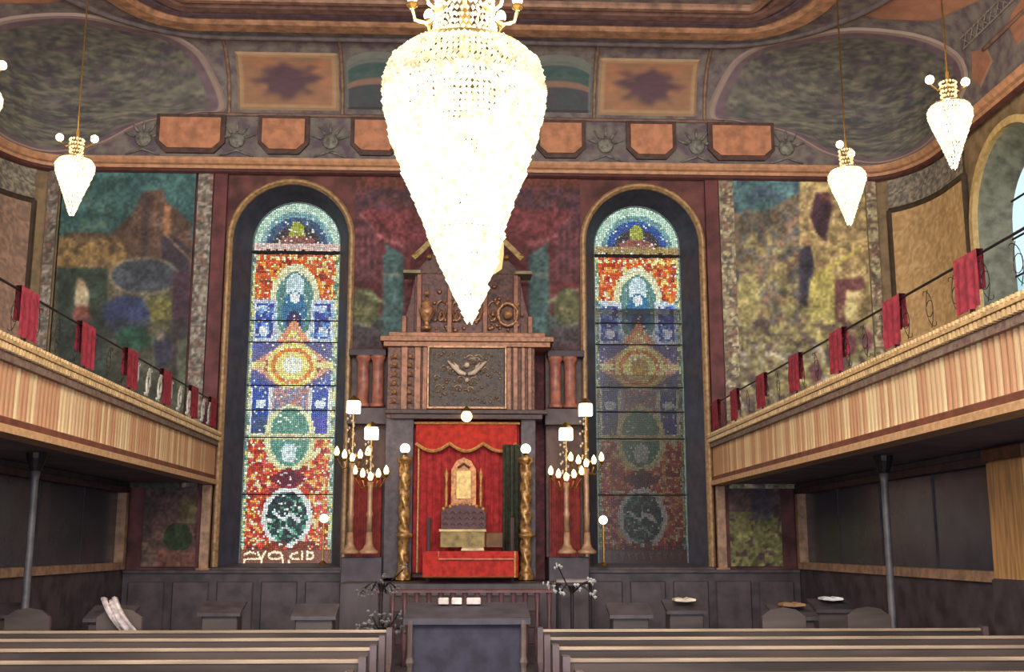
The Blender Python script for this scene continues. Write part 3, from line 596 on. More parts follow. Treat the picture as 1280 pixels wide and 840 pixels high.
for s in (-1, 1):                            # speckled border strips
    for x0, x1, q in ((4.68, 4.95, 'inner'), (7.45, 7.64, 'outer')):
        a, c = sorted((s * x0, s * x1)); pxa, pxb = proj((a, 20, 6))[0] - 25, proj((c, 20, 6))[0] + 25
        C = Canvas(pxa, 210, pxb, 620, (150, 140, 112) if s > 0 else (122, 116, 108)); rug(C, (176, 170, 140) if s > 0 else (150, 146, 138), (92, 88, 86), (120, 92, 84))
        for y in range(225, 600, 26): C.rect(pxa, y, pxb, y + 2, (96, 86, 80), .7)
        b = tag(picture('border_strip', C, a, c, EYE + 1.0, zC - .02, 19.90 if q == 'inner' else 19.86, None, .025, thick=.04), 'mottled pale ornamental strip on the %s edge of the %s mural' % (q, 'left' if s < 0 else 'right'), 'wall panel')
    a, c = sorted((s * 4.42, s * 4.66)); st(MB().box(a, c, 19.9, 20, EYE - .4, zC).build('trim_%d' % (5 if s < 0 else 6), MAROON), 'dark maroon wall pilaster beside the %s arched window' % ('left' if s < 0 else 'right'))
    # curved corner panel of speckled stucco with a dark frame, and a lace-like band above it
    path = [q for q in wall_path(.03, 17.75, 10) if q[0] * s > 7.2]; path.sort(key=lambda q: -q[1])
    path = [p for p in path if abs(p[0]) >= 7.75]; 
    def strip(z0, z1, res, off, colf):
        b = MB(); cols = []; nn_ = 60; mz = int((z1 - z0) / res)
        for j in range(mz + 1):
            for i in range(nn_ + 1):
                x, y = _lerp(path, i / nn_); b.v.append((x - s * off, y - off * .6, z0 + (z1 - z0) * j / mz)); cols.append(colf(i, j, mz))
        W = nn_ + 1; b.f = [(j * W + i, j * W + i + 1, j * W + i + 1 + W, j * W + i + W) for j in range(mz) for i in range(nn_)]; return b, np.array([lin(c) for c in cols])
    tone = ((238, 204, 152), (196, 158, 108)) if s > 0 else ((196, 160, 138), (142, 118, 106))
    pn = thing('stucco_panel', 'speckled tan stucco panel in a dark frame on the %s corner wall above the gallery' % ('left' if s < 0 else 'right'), 'wall panel', (s * 8, 19, 5))
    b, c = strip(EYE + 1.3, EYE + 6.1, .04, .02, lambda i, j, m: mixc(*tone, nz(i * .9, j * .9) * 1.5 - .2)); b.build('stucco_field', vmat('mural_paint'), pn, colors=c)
    b, c = strip(EYE + 6.16, EYE + 6.72, .03, .03, lambda i, j, m: mixc((182, 172, 150), (100, 96, 96), nz(i * 1.3 + 9, j * 1.1) * 1.8 - .4)); b.build('lace_band', vmat('mural_paint'), pn, colors=c)
    fr = MB(); pz = [(_lerp(path, i / 20)[0] - s * .03, _lerp(path, i / 20)[1] - .02, EYE + 6.13) for i in range(21)]
    fr.tube(pz, .05, 6); fr.tube([pz[0], (pz[0][0], pz[0][1], EYE + 1.3)], .05, 6); fr.tube([pz[-1], (pz[-1][0], pz[-1][1], EYE + 1.3)], .05, 6)
    fr.build('dark_frame', mat('stucco_frame', (72, 60, 50), .6), pn)

# ------------------------------------------------------------------ galleries
zR, zM, zP, zB = EYE + 2.47, EYE + 1.97, EYE + 1.72, EYE + 1.10
BX = 4.4
STV = [mat('stave_tan', (216, 180, 138), .6, 0, .2, 8, bump=0, stretch=(1, 1, .2)), mat('stave_orange', (200, 150, 112), .6, 0, .2, 8, bump=0, stretch=(1, 1, .2)), mat('stave_cream', (230, 202, 156), .6, 0, .2, 8, bump=0, stretch=(1, 1, .2))]
stave_me = {}
for s in (-1, 1):
    side = 'left' if s < 0 else 'right'
    gal = thing('gallery_balcony', 'long gallery balcony with fluted tan parapet along the %s side' % side, 'balcony', (s * BX, 8, zB)); gal['kind'] = 'structure'
    def bx(x0, x1, y0, y1, z0, z1, nm, m): a, c = sorted((s * x0, s * x1)); return MB().bbox(a, c, y0, y1, z0, z1, .012).build(nm, m, gal)
    bx(BX + .06, HX + .05, -4, 19.99, zB - .02, zB + .14, 'gallery_floor', mat('soffit', (138, 124, 136), .7, 0, .25, 2))
    bx(BX + .05, BX + .2, -4, 19.98, zB, zM - .06, 'parapet_core', BRWOOD)
    bx(BX - .06, BX + .2, -4, 19.97, zB - .05, zB + .03, 'lower_moulding', mat('lower_moulding', (222, 176, 130), .4, .1, .2, 12))
    bx(BX - .02, BX + .2, -4, 19.97, zB + .03, zB + .11, 'lower_fillet', mat('lower_fillet', (128, 74, 56), .6))
    bx(BX - .05, BX + .2, -4, 19.97, zP, zP + .08, 'frieze_strip', mat('frieze_strip', (140, 124, 108), .6, 0, .5, 16, rgb2=(110, 76, 76)))
    bx(BX - .10, BX + .2, -4, 19.97, zP + .16, zP + .20, 'ledge', mat('ledge', (226, 190, 138), .4, .15, .25, 12))
    bx(BX - .03, BX + .2, -4, 19.97, zP + .08, zP + .16, 'dark_band', mat('dark_band', (84, 66, 58), .6))  # dark brown band set back below the ledge
    bx(BX - .06, BX + .22, -4, 19.97, zM - .04, zM, 'ledge_cap', mat('ledge_cap', (164, 126, 92), .5, 0, .3, 8))
    # dentils (small: one part)
    d = MB()
    for i in range(170):
        y = 5.5 + i * .085; a, c = sorted((s * (BX - .09), s * (BX - .02))); d.box(a, c, y, y + .045, zP + .09, zP + .15)
        d.box(a, c, y + .02, y + .06, zM - .045, zM - .01)
    d.build('dentil_course', mat('dentil', (240, 204, 150), .45, .1), gal, stuff=True)
    prev = None
    for i in range(128):
        y = 19.93 - i * .11; kx = random.choice((0, 0, 1, 1, 2)) if i > 6 else 1
        if kx not in stave_me:
            b = MB(); n = 6; pr = [(-.052 * math.cos(PI * k / n), -.045 * math.sin(PI * k / n)) for k in range(n + 1)]
            v = [(y_, a, z) for z in (0, zP - zB - .11) for a, y_ in pr]; m = n + 1
            b.add(v, [(k, k + 1, m + k + 1, m + k) for k in range(n)] + [tuple(range(m)), tuple(range(2 * m - 1, m - 1, -1))])
            o = b.build('stave', STV[kx]); stave_me[kx] = o.data; bpy.data.objects.remove(o)
        o = bpy.data.objects.new('stave', stave_me[kx]); COL.objects.link(o); o.parent = gal; o.matrix_parent_inverse = gal.matrix_basis.inverted()
        o.location = (s * (BX + .05), y, zB + .11); o.scale = (s, 1, 1)
    # handrail, posts and wrought scrolls
    MB().tube([(s * BX, -4, zR), (s * BX, 19.95, zR)], .013, 6).build('handrail', IRON, gal)
    YB = [5.9, 7.65, 9.4, 11.14, 12.9, 14.65, 16.4, 18.1, 19.5]
    for y in YB: MB().tube([(s * BX, y, zM), (s * BX, y, zR + .03)], .016, 6).build('rail_post', IRON, gal)
    for y0, y1 in zip(YB, YB[1:]):
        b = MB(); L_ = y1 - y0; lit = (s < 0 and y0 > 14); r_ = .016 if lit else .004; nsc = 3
        for q in range(nsc):
            yc = y0 + L_ * (q + .5) / nsc
            for sg in (-1, 1):
                b.tube([(s * BX, yc + sg * (.02 + .16 * t / 14 * math.sin(t * .35 + .2)), zM + .25 + sg * .19 * math.cos(t / 14 * PI * 1.2)) for t in range(15)], r_, 5)
            b.tube([(s * BX, yc + .08 * math.cos(t * PI / 6), zM + .25 + .08 * math.sin(t * PI / 6)) for t in range(12)], r_, 5, True)
        b.build('scrollwork', mat('lit_scroll', (206, 204, 196), .5, .1) if lit else IRON, gal)  # paler colour stands in for light falling on these bays
    for k, y in enumerate(YB[2:] if s > 0 else YB[3:]):            # velvet banners over the rail
        b = MB(); nw, nh = 14, 8; hw = .235
        for face in (0, 1):
            n0 = len(b.v)
            for j in range(nh + 1):
                for i in range(nw + 1):
                    a = i / nw; dep = .012 * math.sin(a * PI * 6 + k) * (j / nh + .3) + .03
                    b.v.append((s * (BX - dep * (1 if face == 0 else -1)) , y - hw + 2 * hw * a, zR + .045 - (.5 if face == 0 else .34) * j / nh))
            W = nw + 1; b.f += [(n0 + j * W + i, n0 + j * W + i + 1, n0 + j * W + i + 1 + W, n0 + j * W + i + W) for j in range(nh) for i in range(nw)]
        W = nw + 1; n1 = W * (nh + 1); b.f += [(i, i + 1, n1 + i + 1, n1 + i) for i in range(nw)]
        n_ = len(YB[2:] if s > 0 else YB[3:]) - 1 - k; words_ = ['nearest', 'second from', 'third from', 'fourth from', 'fifth from', 'sixth from', 'seventh from']
        bn = tag(b.build('velvet_banner', REDB, smooth=True), 'crimson velvet banner over the %s gallery rail, %s the front wall' % (side, words_[n_]), 'banner', 'velvet banners on the gallery rails')
    # iron posts under the gallery
    for y in (13.3,):
        t_ = thing('support_post', 'slim grey iron post under the %s gallery, in front of the long dark opening' % side, 'column', (s * 5.0, y, 0))
        MB().lathe([(.06, .12), (.045, .2), (.042, 2.45), (.06, 2.55)], (s * 5.0, y, 0), 12).build('shaft', mat('post_grey', (104, 102, 106), .5, .2), t_, smooth=True)
        MB().lathe([(.11, 0), (.11, .04), (.08, .08), (.06, .12)], (s * 5.0, y, 0), 12).build('base', IRON, t_); MB().lathe([(.06, 2.55), (.11, 2.7), (.12, zB - .04)], (s * 5.0, y, 0), 12).build('capital', IRON, t_)

# ------------------------------------------------------------------ under the galleries
DADO = mat('dado_wood', (82, 72, 78), .5, 0, .35, 4)
for s in (-1, 1):
    side = 'left' if s < 0 else 'right'; X = s * 5.85
    a, c = sorted((X, X + s * .15)); zb_, zt_ = EYE - .3, EYE + .93; ya, yb = 12.3, 19.75
    iw = MB(); iw.box(a, c, -4, 19.98, 0, zb_ - .08); iw.box(a, c, -4, 11.6, zb_ - .08, zB - .03); iw.box(a, c, yb, 19.98, zb_ - .08, zB - .03); iw.box(a, c, 11.6, yb, zt_, zB - .03)
    wl = st(iw.build('trim_%d' % (7 if s < 0 else 8), DADO), 'dark panelled wall under the %s gallery' % side)
    op = thing('dark_opening', 'long dark opening with a light wooden frame in the wall under the %s gallery' % side, 'opening', (X, 16, zb_))
    FR = mat('light_oak', (186, 148, 120), .5, 0, .3, 8)
    a2, c2 = sorted((X - s * .05, X + s * .12))
    MB().bbox(a2, c2, ya, yb, zb_ - .1, zb_ + .02, .01).build('sill', FR, op); MB().bbox(a2, c2, yb - .16, yb, zb_, zt_, .01).build('frame_post', FR, op); MB().bbox(a2, c2, ya, yb, zt_ - .04, zt_ + .06, .01).build('lintel', mat('lintel', (88, 66, 66)), op)
    MB().box(*sorted((X + s * .10, X + s * .13)), ya, yb, zb_, zt_).build('dark_pane', mat('dark_pane', (70, 72, 84), .25, 0, .2, 2), op)
    for i in range(1, 4): MB().box(*sorted((X + s * .085, X + s * .1)), ya + i * 1.86 - .012, ya + i * 1.86 + .012, zb_, zt_).build('mullion', BLACK, op)
    pl = thing('oak_pilaster', 'light oak pilaster at the near end of the %s dark opening' % side, 'pilaster', (X, 11.8, 0))
    a3, c3 = sorted((X - s * .1, X + s * .1)); MB().bbox(a3, c3, 11.4, 12.25, EYE - .35, zt_ - .02, .02).build('shaft', mat('pilaster_oak', (222, 168, 108), .45, 0, .3, 5, stretch=(1, 4, .4)), pl)
    MB().bbox(a3 - .03, c3 + .03, 11.35, 12.3, zt_ - .02, zt_ + .12, .02).build('capital', mat('cap_brown', (120, 80, 58)), pl); MB().bbox(a3 - .02, c3 + .02, 11.38, 12.28, 0, EYE - .35, .02).build('base', DADO, pl)
    # front wall below the gallery: pier, small painted panel
    a, c = sorted((s * 4.42, s * 4.58)); pr_ = thing('corner_post', 'slim tan post below the front end of the %s gallery' % side, 'post', (s * 4.5, 19.9, 0))
    MB().bbox(a, c, 19.8, 19.97, EYE - .38, zB - .06, .01).build('shaft', FR, pr_); MB().bbox(a - .04, c + .04, 19.76, 19.97, EYE - .44, EYE - .38, .01).build('foot', TAN, pr_)
    a, c = sorted((s * 4.62, s * 5.6)); pa, pb = proj((a, 20, 2))[0] - 10, proj((c, 20, 2))[0] + 10
    C = Canvas(pa, 590, pb, 725, (104, 84, 82)); m_ = C.X > 0
    if s > 0:
        C.blotch(m_ & (C.Y > 640), 6, .45, (128, 130, 82), .9); C.blotch(m_ & (C.Y > 650), 4, .6, (168, 166, 100), .8); C.rect(940, 600, 965, 650, (84, 78, 96), .6); C.ell(925, 668, 8, 24, (150, 148, 96), .8); C.ell(948, 672, 7, 20, (140, 142, 92), .8)
    else:
        C.poly([(190, 705), (190, 650), (255, 600), (285, 640), (285, 705)], (118, 92, 86)); C.ell(222, 672, 18, 18, (56, 74, 48)); C.rect(225, 625, 245, 655, (120, 112, 70), .7); C.rect(195, 688, 265, 708, (136, 92, 82)); C.rect(178, 670, 196, 708, (130, 104, 96)); C.ell(250, 665, 7, 16, (96, 52, 44))
    C.mottle(3, .25); C.mottle(9, .2)
    tag(picture('garden_mural', C, a, c, EYE - .36, EYE + 1.0, 19.95, None, k=.85), 'small painted garden scene on the front wall under the %s gallery' % side, 'mural')
    # dado of the front wall
    a, c = sorted((s * 2.0, s * 5.84)); b = MB().box(a, c, 19.78, 19.98, 0, EYE - .46); da = st(b.build('baseboard_front_%s' % side, DADO), 'dark wood dado of the front wall, %s of the ark' % side)
    b = MB().bbox(a, c, 19.72, 19.98, EYE - .46, EYE - .41, .01); b.build('dado_cap', DKWOOD, da)
    for i in range(5):
        q0 = a + .1 + i * .75; MB().bbox(q0, q0 + .62, 19.74, 19.8, .25, 1.1, .02).build('panel', mat('dado_panel', (90, 78, 84), .5, 0, .3, 4), da)

# ------------------------------------------------------------------ sanctuary platform
pf = thing('sanctuary_platform', 'dark stepped platform the ark stands on', 'platform', (0, 19, 0)); pf['kind'] = 'structure'
zA = EYE - .56
MB().bbox(-2.0, 2.0, 18.3, 19.98, 0, zA - .02, .02).build('platform_block', DKWOOD, pf)
for i in range(4): MB().bbox(-1.15 - .0 * i, 1.15, 18.3 - .32 * (i + 1), 18.32 - .32 * i, 0, zA - .22 * (i + 1), .015).build('step', mat('step_wood', (84, 68, 72), .6, 0, .3, 6), pf)

# ------------------------------------------------------------------ the ark
YA = 19.3
def AR(px, py, Y=YA): p = at(px, py, Y); return p.x, p.z
def ax(d): return d * 20 / 1400 * (YA / 20) * 1.025   # metres from the ark's axis for a picture distance
X0 = AR(583, 560)[0]
def ab(bm, dx0, dx1, py0, py1, y0, y1, bev=.01):       # box by picture distances from the axis
    a, c = X0 + ax(dx0), X0 + ax(dx1); return bm.bbox(a, c, y0, y1, AR(583, py1)[1], AR(583, py0)[1], bev)
ark = thing('holy_ark', 'tall carved and gilded wooden ark between the two stained glass windows', 'ark', (X0, YA, zA))
CAR = mat('carved_attic', (130, 82, 70), .5, 0, .5, 22); GILT3 = mat('worn_gilt', (190, 140, 100), .4, .3, .4, 22)
ab(MB(), -97, 83, 436, 524, 19.15, 19.9).build('attic', CAR, ark)
ab(MB(), -66, 66, 524, 722, 19.55, 19.9).build('ark_body', REDWOOD, ark)
for d0, d1 in ((-98, -64), (66, 84)): ab(MB(), d0, d1, 520, 722, 19.2, 19.9).build('side_pier', mat('pier_dark', (82, 70, 82), .5, 0, .4, 9), ark)
c_ = MB(); ab(c_, -106, 106, 424, 430, 19.0, 19.9); ab(c_, -102, 102, 430, 436, 19.06, 19.9); ab(c_, -96, 96, 418, 424, 19.1, 19.9); c_.build('upper_cornice', mat('ark_cornice', (172, 116, 82), .45, .1, .35, 14), ark)
c_ = MB(); ab(c_, -98, 98, 514, 519, 19.02, 19.9); ab(c_, -92, 92, 519, 525, 19.08, 19.9); c_.build('lower_cornice', mat('ark_cornice_dark', (78, 54, 56), .5, .1, .35, 14), ark)
cp = ab(MB(), -46, 46, 438, 512, 19.06, 19.2).build('carved_panel', mat('carved_dark', (80, 66, 60), .5, .1, .5, 26), ark)
b = MB(); random.seed(3)
for i in range(150):
    x = X0 + ax(random.uniform(-42, 42)); z = AR(583, random.uniform(442, 508))[1]; b.ball((x, 19.05, z), random.uniform(.012, .03), 6)
for k in range(14):
    x = X0 + ax(random.uniform(-40, 40)); z = AR(583, random.uniform(444, 506))[1]; r_ = random.uniform(.05, .09)
    b.tube([(x + r_ * math.cos(t * .6) * (1 - t / 14), 19.04, z + r_ * math.sin(t * .6) * (1 - t / 14)) for t in range(12)], .011, 5)
b.build('foliage_carving', mat('foliage_gilt', (150, 122, 96), .4, .3, .4, 22), cp, stuff=True)
b = MB(); zc = AR(583, 464)[1]                # pair of pale hands spread in blessing
for s in (-1, 1):
    b.tube([(X0 + s * .02, 19.0, zc - .10), (X0 + s * .12, 18.99, zc - .07), (X0 + s * .22, 18.99, zc + .02), (X0 + s * .33, 19.0, zc + .13)], [.03, .045, .04, .015], 6)
    for q in range(3): b.tube([(X0 + s * .14, 18.99, zc - .03), (X0 + s * (.16 + .03 * q), 18.99, zc + .06 + .02 * q)], [.018, .01], 5)
b.ball((X0, 19.0, zc + .06), .05, 8); b.ball((X0, 19.0, zc - .2), .04, 8)
b.build('pale_emblem', mat('emblem_ivory', (226, 206, 186), .5), cp, smooth=True)
MB().sweep([(X0 + ax(-47), 19.03, AR(583, 512)[1]), (X0 + ax(-47), 19.03, AR(583, 437)[1]), (X0 + ax(47), 19.03, AR(583, 437)[1]), (X0 + ax(47), 19.03, AR(583, 512)[1])], [(-.02, -.02), (.02, -.02), (.02, .03), (-.02, .03)], (0, 1, 0), True).build('panel_frame', GILT3, cp)
for d0, d1 in ((-64, -56), (-54, -48), (48, 54), (56, 62), (66, 71), (74, 79), (-80, -72)): ab(MB(), d0, d1, 437, 514, 19.05, 19.2).build('attic_pilaster', mat('pil_tan', (166, 112, 84), .45, .1, .35, 12), ark)
for k, d in enumerate((-88, -70)):
    b = MB()
    for j in range(6):
        z = AR(583, 448 + j * 11)[1]; b.ball((X0 + ax(d), 19.1, z), .045, 8); b.tube([(X0 + ax(d) - .07, 19.11, z - .05), (X0 + ax(d), 19.08, z), (X0 + ax(d) + .07, 19.11, z - .05)], .014, 5)
    b.build('carved_drop', GILT3, ark)
# crest above the attic
cr_ = ab(MB(), -66, 66, 342, 420, 19.3, 19.7).build('crest', mat('crest_wood', (112, 66, 64), .5, 0, .5, 18), ark)
for d in (-78, -60, -22, 22, 60, 78):
    h = 342 if abs(d) < 70 else 396; ab(MB(), d - 3, d + 3, h, 420, 19.2, 19.34).build('crest_pilaster', mat('crest_pil', (150, 96, 72), .45, .1, .3, 12), ark)
for s in (-1, 1):                            # scrolled wings stepping down beside the crest
    zt0 = AR(583, 345)[1]; zt1 = AR(583, 420)[1]
    pts = [(X0 + s * ax(66 + 18 * (t / 10) ** 1.4), zt0 + (zt1 - zt0) * (t / 10)) for t in range(11)] + [(X0 + s * ax(66), zt1)]
    MB().prism(pts, 19.35, 19.6).build('crest_wing', REDWOOD, ark)
    b = MB(); x = X0 + s * ax(50)
    urn = [(.05, 0), (.10, .03), (.04, .08), (.05, .14), (.12, .26), (.14, .36), (.09, .42), (.11, .46), (.03, .54), (.001, .6)]
    if s < 0: b.lathe(urn, (x, 19.14, AR(583, 415)[1]), 14); b.ball((x, 19.14, AR(583, 369)[1]), .05, 8)
    else:
        z = AR(583, 394)[1]; b.tube([(x + .17 * math.cos(t * PI / 9), 19.2, z + .2 * math.sin(t * PI / 9)) for t in range(18)], .035, 6, True); b.ball((x, 19.2, z), .09, 10)
        for t in range(8): b.ball((x + .26 * math.cos(t * PI / 4), 19.22, z + .27 * math.sin(t * PI / 4)), .03, 6)
    b.build('gilded_urn' if s < 0 else 'gilded_wreath', GILT3, ark, smooth=True)
    # raking cornice and shelf of the top gable
    x1, z1 = X0 + s * ax(68), AR(583, 325)[1]; x2, z2 = X0 + s * ax(2), AR(583, 262)[1]
    MB().tube([(x1, 19.2, z1), (x2, 19.2, z2)], .055, 6).build('raking_cornice', mat('pale_gilt', (206, 180, 130), .4, .2, .3, 12), ark)
    b = MB(); ab(b, *sorted((s * 58, s * 80)), 341, 345, 19.1, 19.6); b.build('gable_shelf', mat('gable_shelf', (150, 140, 110)), ark)
    MB().ball((X0 + s * ax(66), 19.2, AR(583, 322)[1]), .06, 8).build('finial', GOLD, ark); MB().ball((X0 + s * ax(48), 19.2, AR(583, 323)[1]), .045, 8).build('finial', GOLD, ark)
MB().prism([(X0 - ax(66), AR(583, 342)[1]), (X0 + ax(66), AR(583, 342)[1]), (X0, AR(583, 268)[1])], 19.3, 19.6).build('gable', mat('gable_wood', (96, 62, 52), .5, 0, .5, 18), ark)
b = MB(); random.seed(5)
for i in range(110): 
    d = random.uniform(-60, 60)
    if abs(abs(d) - 50) < 9: continue
    b.ball((X0 + ax(d), 19.27, AR(583, random.uniform(352, 414))[1]), random.uniform(.02, .045), 6)
for d in (-32, -12, 12, 32):
    z = AR(583, 392)[1]
    for sg in (-1, 1): b.tube([(X0 + ax(d) + sg * .11 * math.sin(t * .5) * (1 - t / 16), 19.24, z + sg * .0 + .22 * math.cos(t * .42) * (1 - t / 20)) for t in range(14)], .018, 5)
b.build('crest_carving', mat('crest_gilt', (158, 110, 78), .4, .25, .4, 18), ark, stuff=True)
# side bays with pink columns over dark arches and red hangings
for s in (-1, 1):
    side = 'left' if s < 0 else 'right'
    bay = ab(MB(), *sorted((s * 98, s * 144)), 436, 700, 19.6, 19.9).build('side_bay', mat('bay_dark', (84, 58, 58), .55, 0, .4, 7), ark)
    for d in (110, 128): 
        b = MB(); zb2, zt2 = AR(583, 508)[1], AR(583, 444)[1]
        b.lathe([(.13, 0), (.13, .04), (.1, .08), (.1, zt2 - zb2 - .1), (.13, zt2 - zb2 - .05), (.14, zt2 - zb2)], (X0 + s * ax(d), 19.45, zb2), 14); b.build('pink_column', mat('pink_marble', (176, 112, 96), .4, 0, .3, 9), bay, smooth=True)
    b = MB(); ab(b, *sorted((s * 96, s * 146)), 510, 530, 19.3, 19.9); b.build('bay_entablature', mat('bay_ent', (78, 68, 78)), bay)
    b = MB(); ab(b, *sorted((s * 100, s * 146)), 436, 444, 19.35, 19.9); b.build('bay_cornice', mat('bay_cor', (70, 62, 72)), bay)
    b = MB(); x0_, x1_ = sorted((X0 + s * ax(102), X0 + s * ax(140))); nf = 28; zz0, zz1 = AR(583, 700)[1], AR(583, 596)[1]
    b.v = [(x0_ + (x1_ - x0_) * i / nf, 19.52 + .03 * math.sin(i * 1.6), z) for z in (zz0, zz1) for i in range(nf + 1)]; b.f = [(i, i + 1, nf + 2 + i, nf + 1 + i) for i in range(nf)]
    b.build('red_hanging', mat('hanging_red', (150, 58, 56), .8, 0, .3, 9), bay, smooth=True)
    ab(MB(), *sorted((s * 98, s * 146)), 696, 760, 19.0, 19.95).build('bay_plinth', mat('plinth_dark', (80, 68, 80), .5, 0, .3, 5), bay)
# twisted gilt columns flanking the curtain
for s in (-1, 1):
    xc = X0 + s * ax(71 if s > 0 else 73); z0, z1 = AR(583, 724)[1], AR(583, 574)[1]; b = MB(); H = z1 - z0; n = 14; pr = []
    m = 60; v = []
    for j in range(m + 1):
        t_ = j / m; r0 = .085
        if t_ < .06 or t_ > .95: r0 = .13
        elif t_ < .1: r0 = .10
        elif abs(t_ - .36) < .02: r0 = .14
        for i in range(n):
            a = 2 * PI * i / n; r_ = r0 + (.018 * math.sin(3 * a + t_ * 40) if .1 < t_ < .95 else 0); v.append((xc + r_ * math.cos(a), 18.95 + r_ * math.sin(a), z0 + H * t_))
    b.add(v, [(j * n + i, j * n + (i + 1) % n, (j + 1) * n + (i + 1) % n, (j + 1) * n + i) for j in range(m) for i in range(n)]); b.build('twisted_column', mat('column_gilt', (206, 164, 100), .4, .45, .45, 16, rgb2=(120, 80, 50)), ark, smooth=True)
    b = MB().lathe([(.17, -.02), (.17, -.12), (.13, -.16), (.13, -.5), (.18, -.56)], (xc, 18.95, z0), 14); b.build('column_pedestal', mat('ped', (150, 112, 80), .45, .2, .4, 12), ark)
    # lamp on top of the column
    q = thing('column_lamp', 'round glowing lamp on top of the %s gilded ark column' % ('left' if s < 0 else 'right'), 'lamp', (xc, 18.95, z1))
    MB().lathe([(.05, 0), (.03, .04), (.05, .08)], (xc, 18.95, z1), 10).build('lamp_base', WIRE, q); MB().ball((xc, 18.95, z1 + .15), .085, 12).build('lamp_globe', WLAMP, q, smooth=True)
# curtain with pelmet
cu = thing('ark_curtain', 'bright red velvet curtain hanging in the ark doorway', 'curtain', (X0, 19.4, zA + 2.8))
def cloth(x0, x1, ztop, zbot, y, amp, k, nx=90, nz_=4):
    b = MB()
    for j in range(nz_ + 1):
        for i in range(nx + 1):
            a = i / nx; zb = zbot(a) if callable(zbot) else zbot; b.v.append((x0 + (x1 - x0) * a, y + amp * math.sin(a * k) * (.5 + .5 * j / nz_) + amp * .4 * math.sin(a * k * 2.3 + 1), ztop + (zb - ztop) * j / nz_))
    W = nx + 1; b.f = [(j * W + i, j * W + i + 1, j * W + i + 1 + W, j * W + i + W) for j in range(nz_) for i in range(nx)]; return b
xl, xr = X0 + ax(-65), X0 + ax(65); zT, zBt = AR(583, 527)[1], AR(583, 716)[1]
cloth(xl, xr, zT, zBt, 19.45, .03, 70).build('curtain_drape', RED, cu, smooth=True)
sc = lambda a: AR(583, 553)[1] - (.13 * abs(math.sin(a * PI * 3)))
cloth(xl + .05, xr - .05, zT, sc, 19.3, .015, 40).build('pelmet', mat('pelmet_red', (206, 54, 42), .8, 0, .25, 10), cu, smooth=True)
FRG = mat('gold_fringe', (224, 168, 100), .5, .2, .3, 30)
MB().tube([(xl + .05 + (xr - xl - .1) * i / 60, 19.28, sc(i / 60) - .02) for i in range(61)], .03, 6).build('scalloped_fringe', FRG, cu)
for d in (-58, 60): MB().tube([(X0 + ax(d), 19.36, zT - .05), (X0 + ax(d), 19.36, zBt)], .018, 6).build('gold_braid', FRG, cu)
MB().tube([(xl, 19.27, zT - .03), (xr, 19.27, zT - .03)], .022, 6).build('top_braid', FRG, cu)
cloth(X0 + ax(44), X0 + ax(66), AR(583, 556)[1], AR(583, 690)[1], 19.22, .04, 22, 30).build('drawn_edge', mat('dark_green_drape', (58, 62, 46), .7, 0, .4, 14), cu, smooth=True)
el = thing('eternal_light', 'small glowing lamp hanging over the middle of the ark curtain', 'lamp', (X0, 19.0, AR(585, 522)[1]))
MB().ball((X0, 19.0, AR(585, 523)[1]), .095, 12).build('lamp_globe', FLAME, el, smooth=True); MB().lathe([(.10, .08), (.07, .12), (.02, .17)], (X0, 19.0, AR(585, 523)[1]), 10).build('lamp_cap', WIRE, el)
# golden tablets, carved screen, brocade chest in front of the curtain
tb = thing('golden_tablet', 'golden arched tablet in an ornate frame against the red curtain', 'tablet', (X0, 19.15, AR(583, 632)[1]))
def tz(py): return AR(583, py)[1]
xt = X0 - ax(3)
MB().prism([(xt - .21, tz(632)), (xt + .21, tz(632)), (xt + .21, tz(588)), (xt + .12, tz(577)), (xt, tz(573)), (xt - .12, tz(577)), (xt - .21, tz(588))], 19.1, 19.16).build('tablet_board', mat('tablet_frame', (196, 130, 76), .4, .3, .4, 18), tb)
MB().bbox(xt - .13, xt + .13, 19.06, 19.12, tz(624), tz(589), .01).build('tablet_face', mat('tablet_face', (246, 206, 122), .4, .15, .25, 14), tb)
MB().tube([(xt - .1, 19.07, tz(586)), (xt, 19.05, tz(581)), (xt + .1, 19.07, tz(586))], .022, 6).build('crown_band', mat('crown_brown', (110, 66, 48)), tb)
for d in (-.29, .29):
    b = MB().lathe([(.035, 0), (.02, .04), (.03, .2), (.018, .4), (.035, .55), (.012, .62), (.001, .66)], (xt + d, 19.1, tz(634)), 8); b.build('side_finial', FRG, tb, smooth=True)
sd = thing('carved_screen', 'low dark carved screen with small knobs under the golden tablet', 'screen', (xt, 19.0, tz(662)))
MB().prism([(xt - .37, tz(664)), (xt + .37, tz(664)), (xt + .37, tz(640)), (xt + .2, tz(633)), (xt, tz(630)), (xt - .2, tz(633)), (xt - .37, tz(640))], 18.98, 19.06).build('screen_board', mat('screen_dark', (92, 40, 52), .5, 0, .4, 14), sd)
for i in range(7): x_ = xt - .33 + .11 * i; MB().ball((x_, 19.0, tz(637 - 6 * math.sin(PI * i / 6))), .035, 8).build('knob', FRG, sd, smooth=True)
b = MB()
for i in range(6):
    for j in range(3): x_ = xt - .3 + .12 * i; z_ = tz(657 - j * 7); b.tube([(x_ - .04, 18.97, z_), (x_, 18.96, z_ + .04), (x_ + .04, 18.97, z_)], .009, 5)
b.build('fretwork', mat('fret', (128, 84, 78)), sd, stuff=True)
bc = thing('brocade_chest', 'green-gold brocade covered chest below the carved screen', 'chest', (xt, 18.9, tz(682)))
MB().bbox(xt - .38, xt + .36, 18.75, 19.0, tz(684), tz(664), .015).build('chest_body', mat('green_gold', (170, 150, 92), .55, .1, .35, 8), bc)
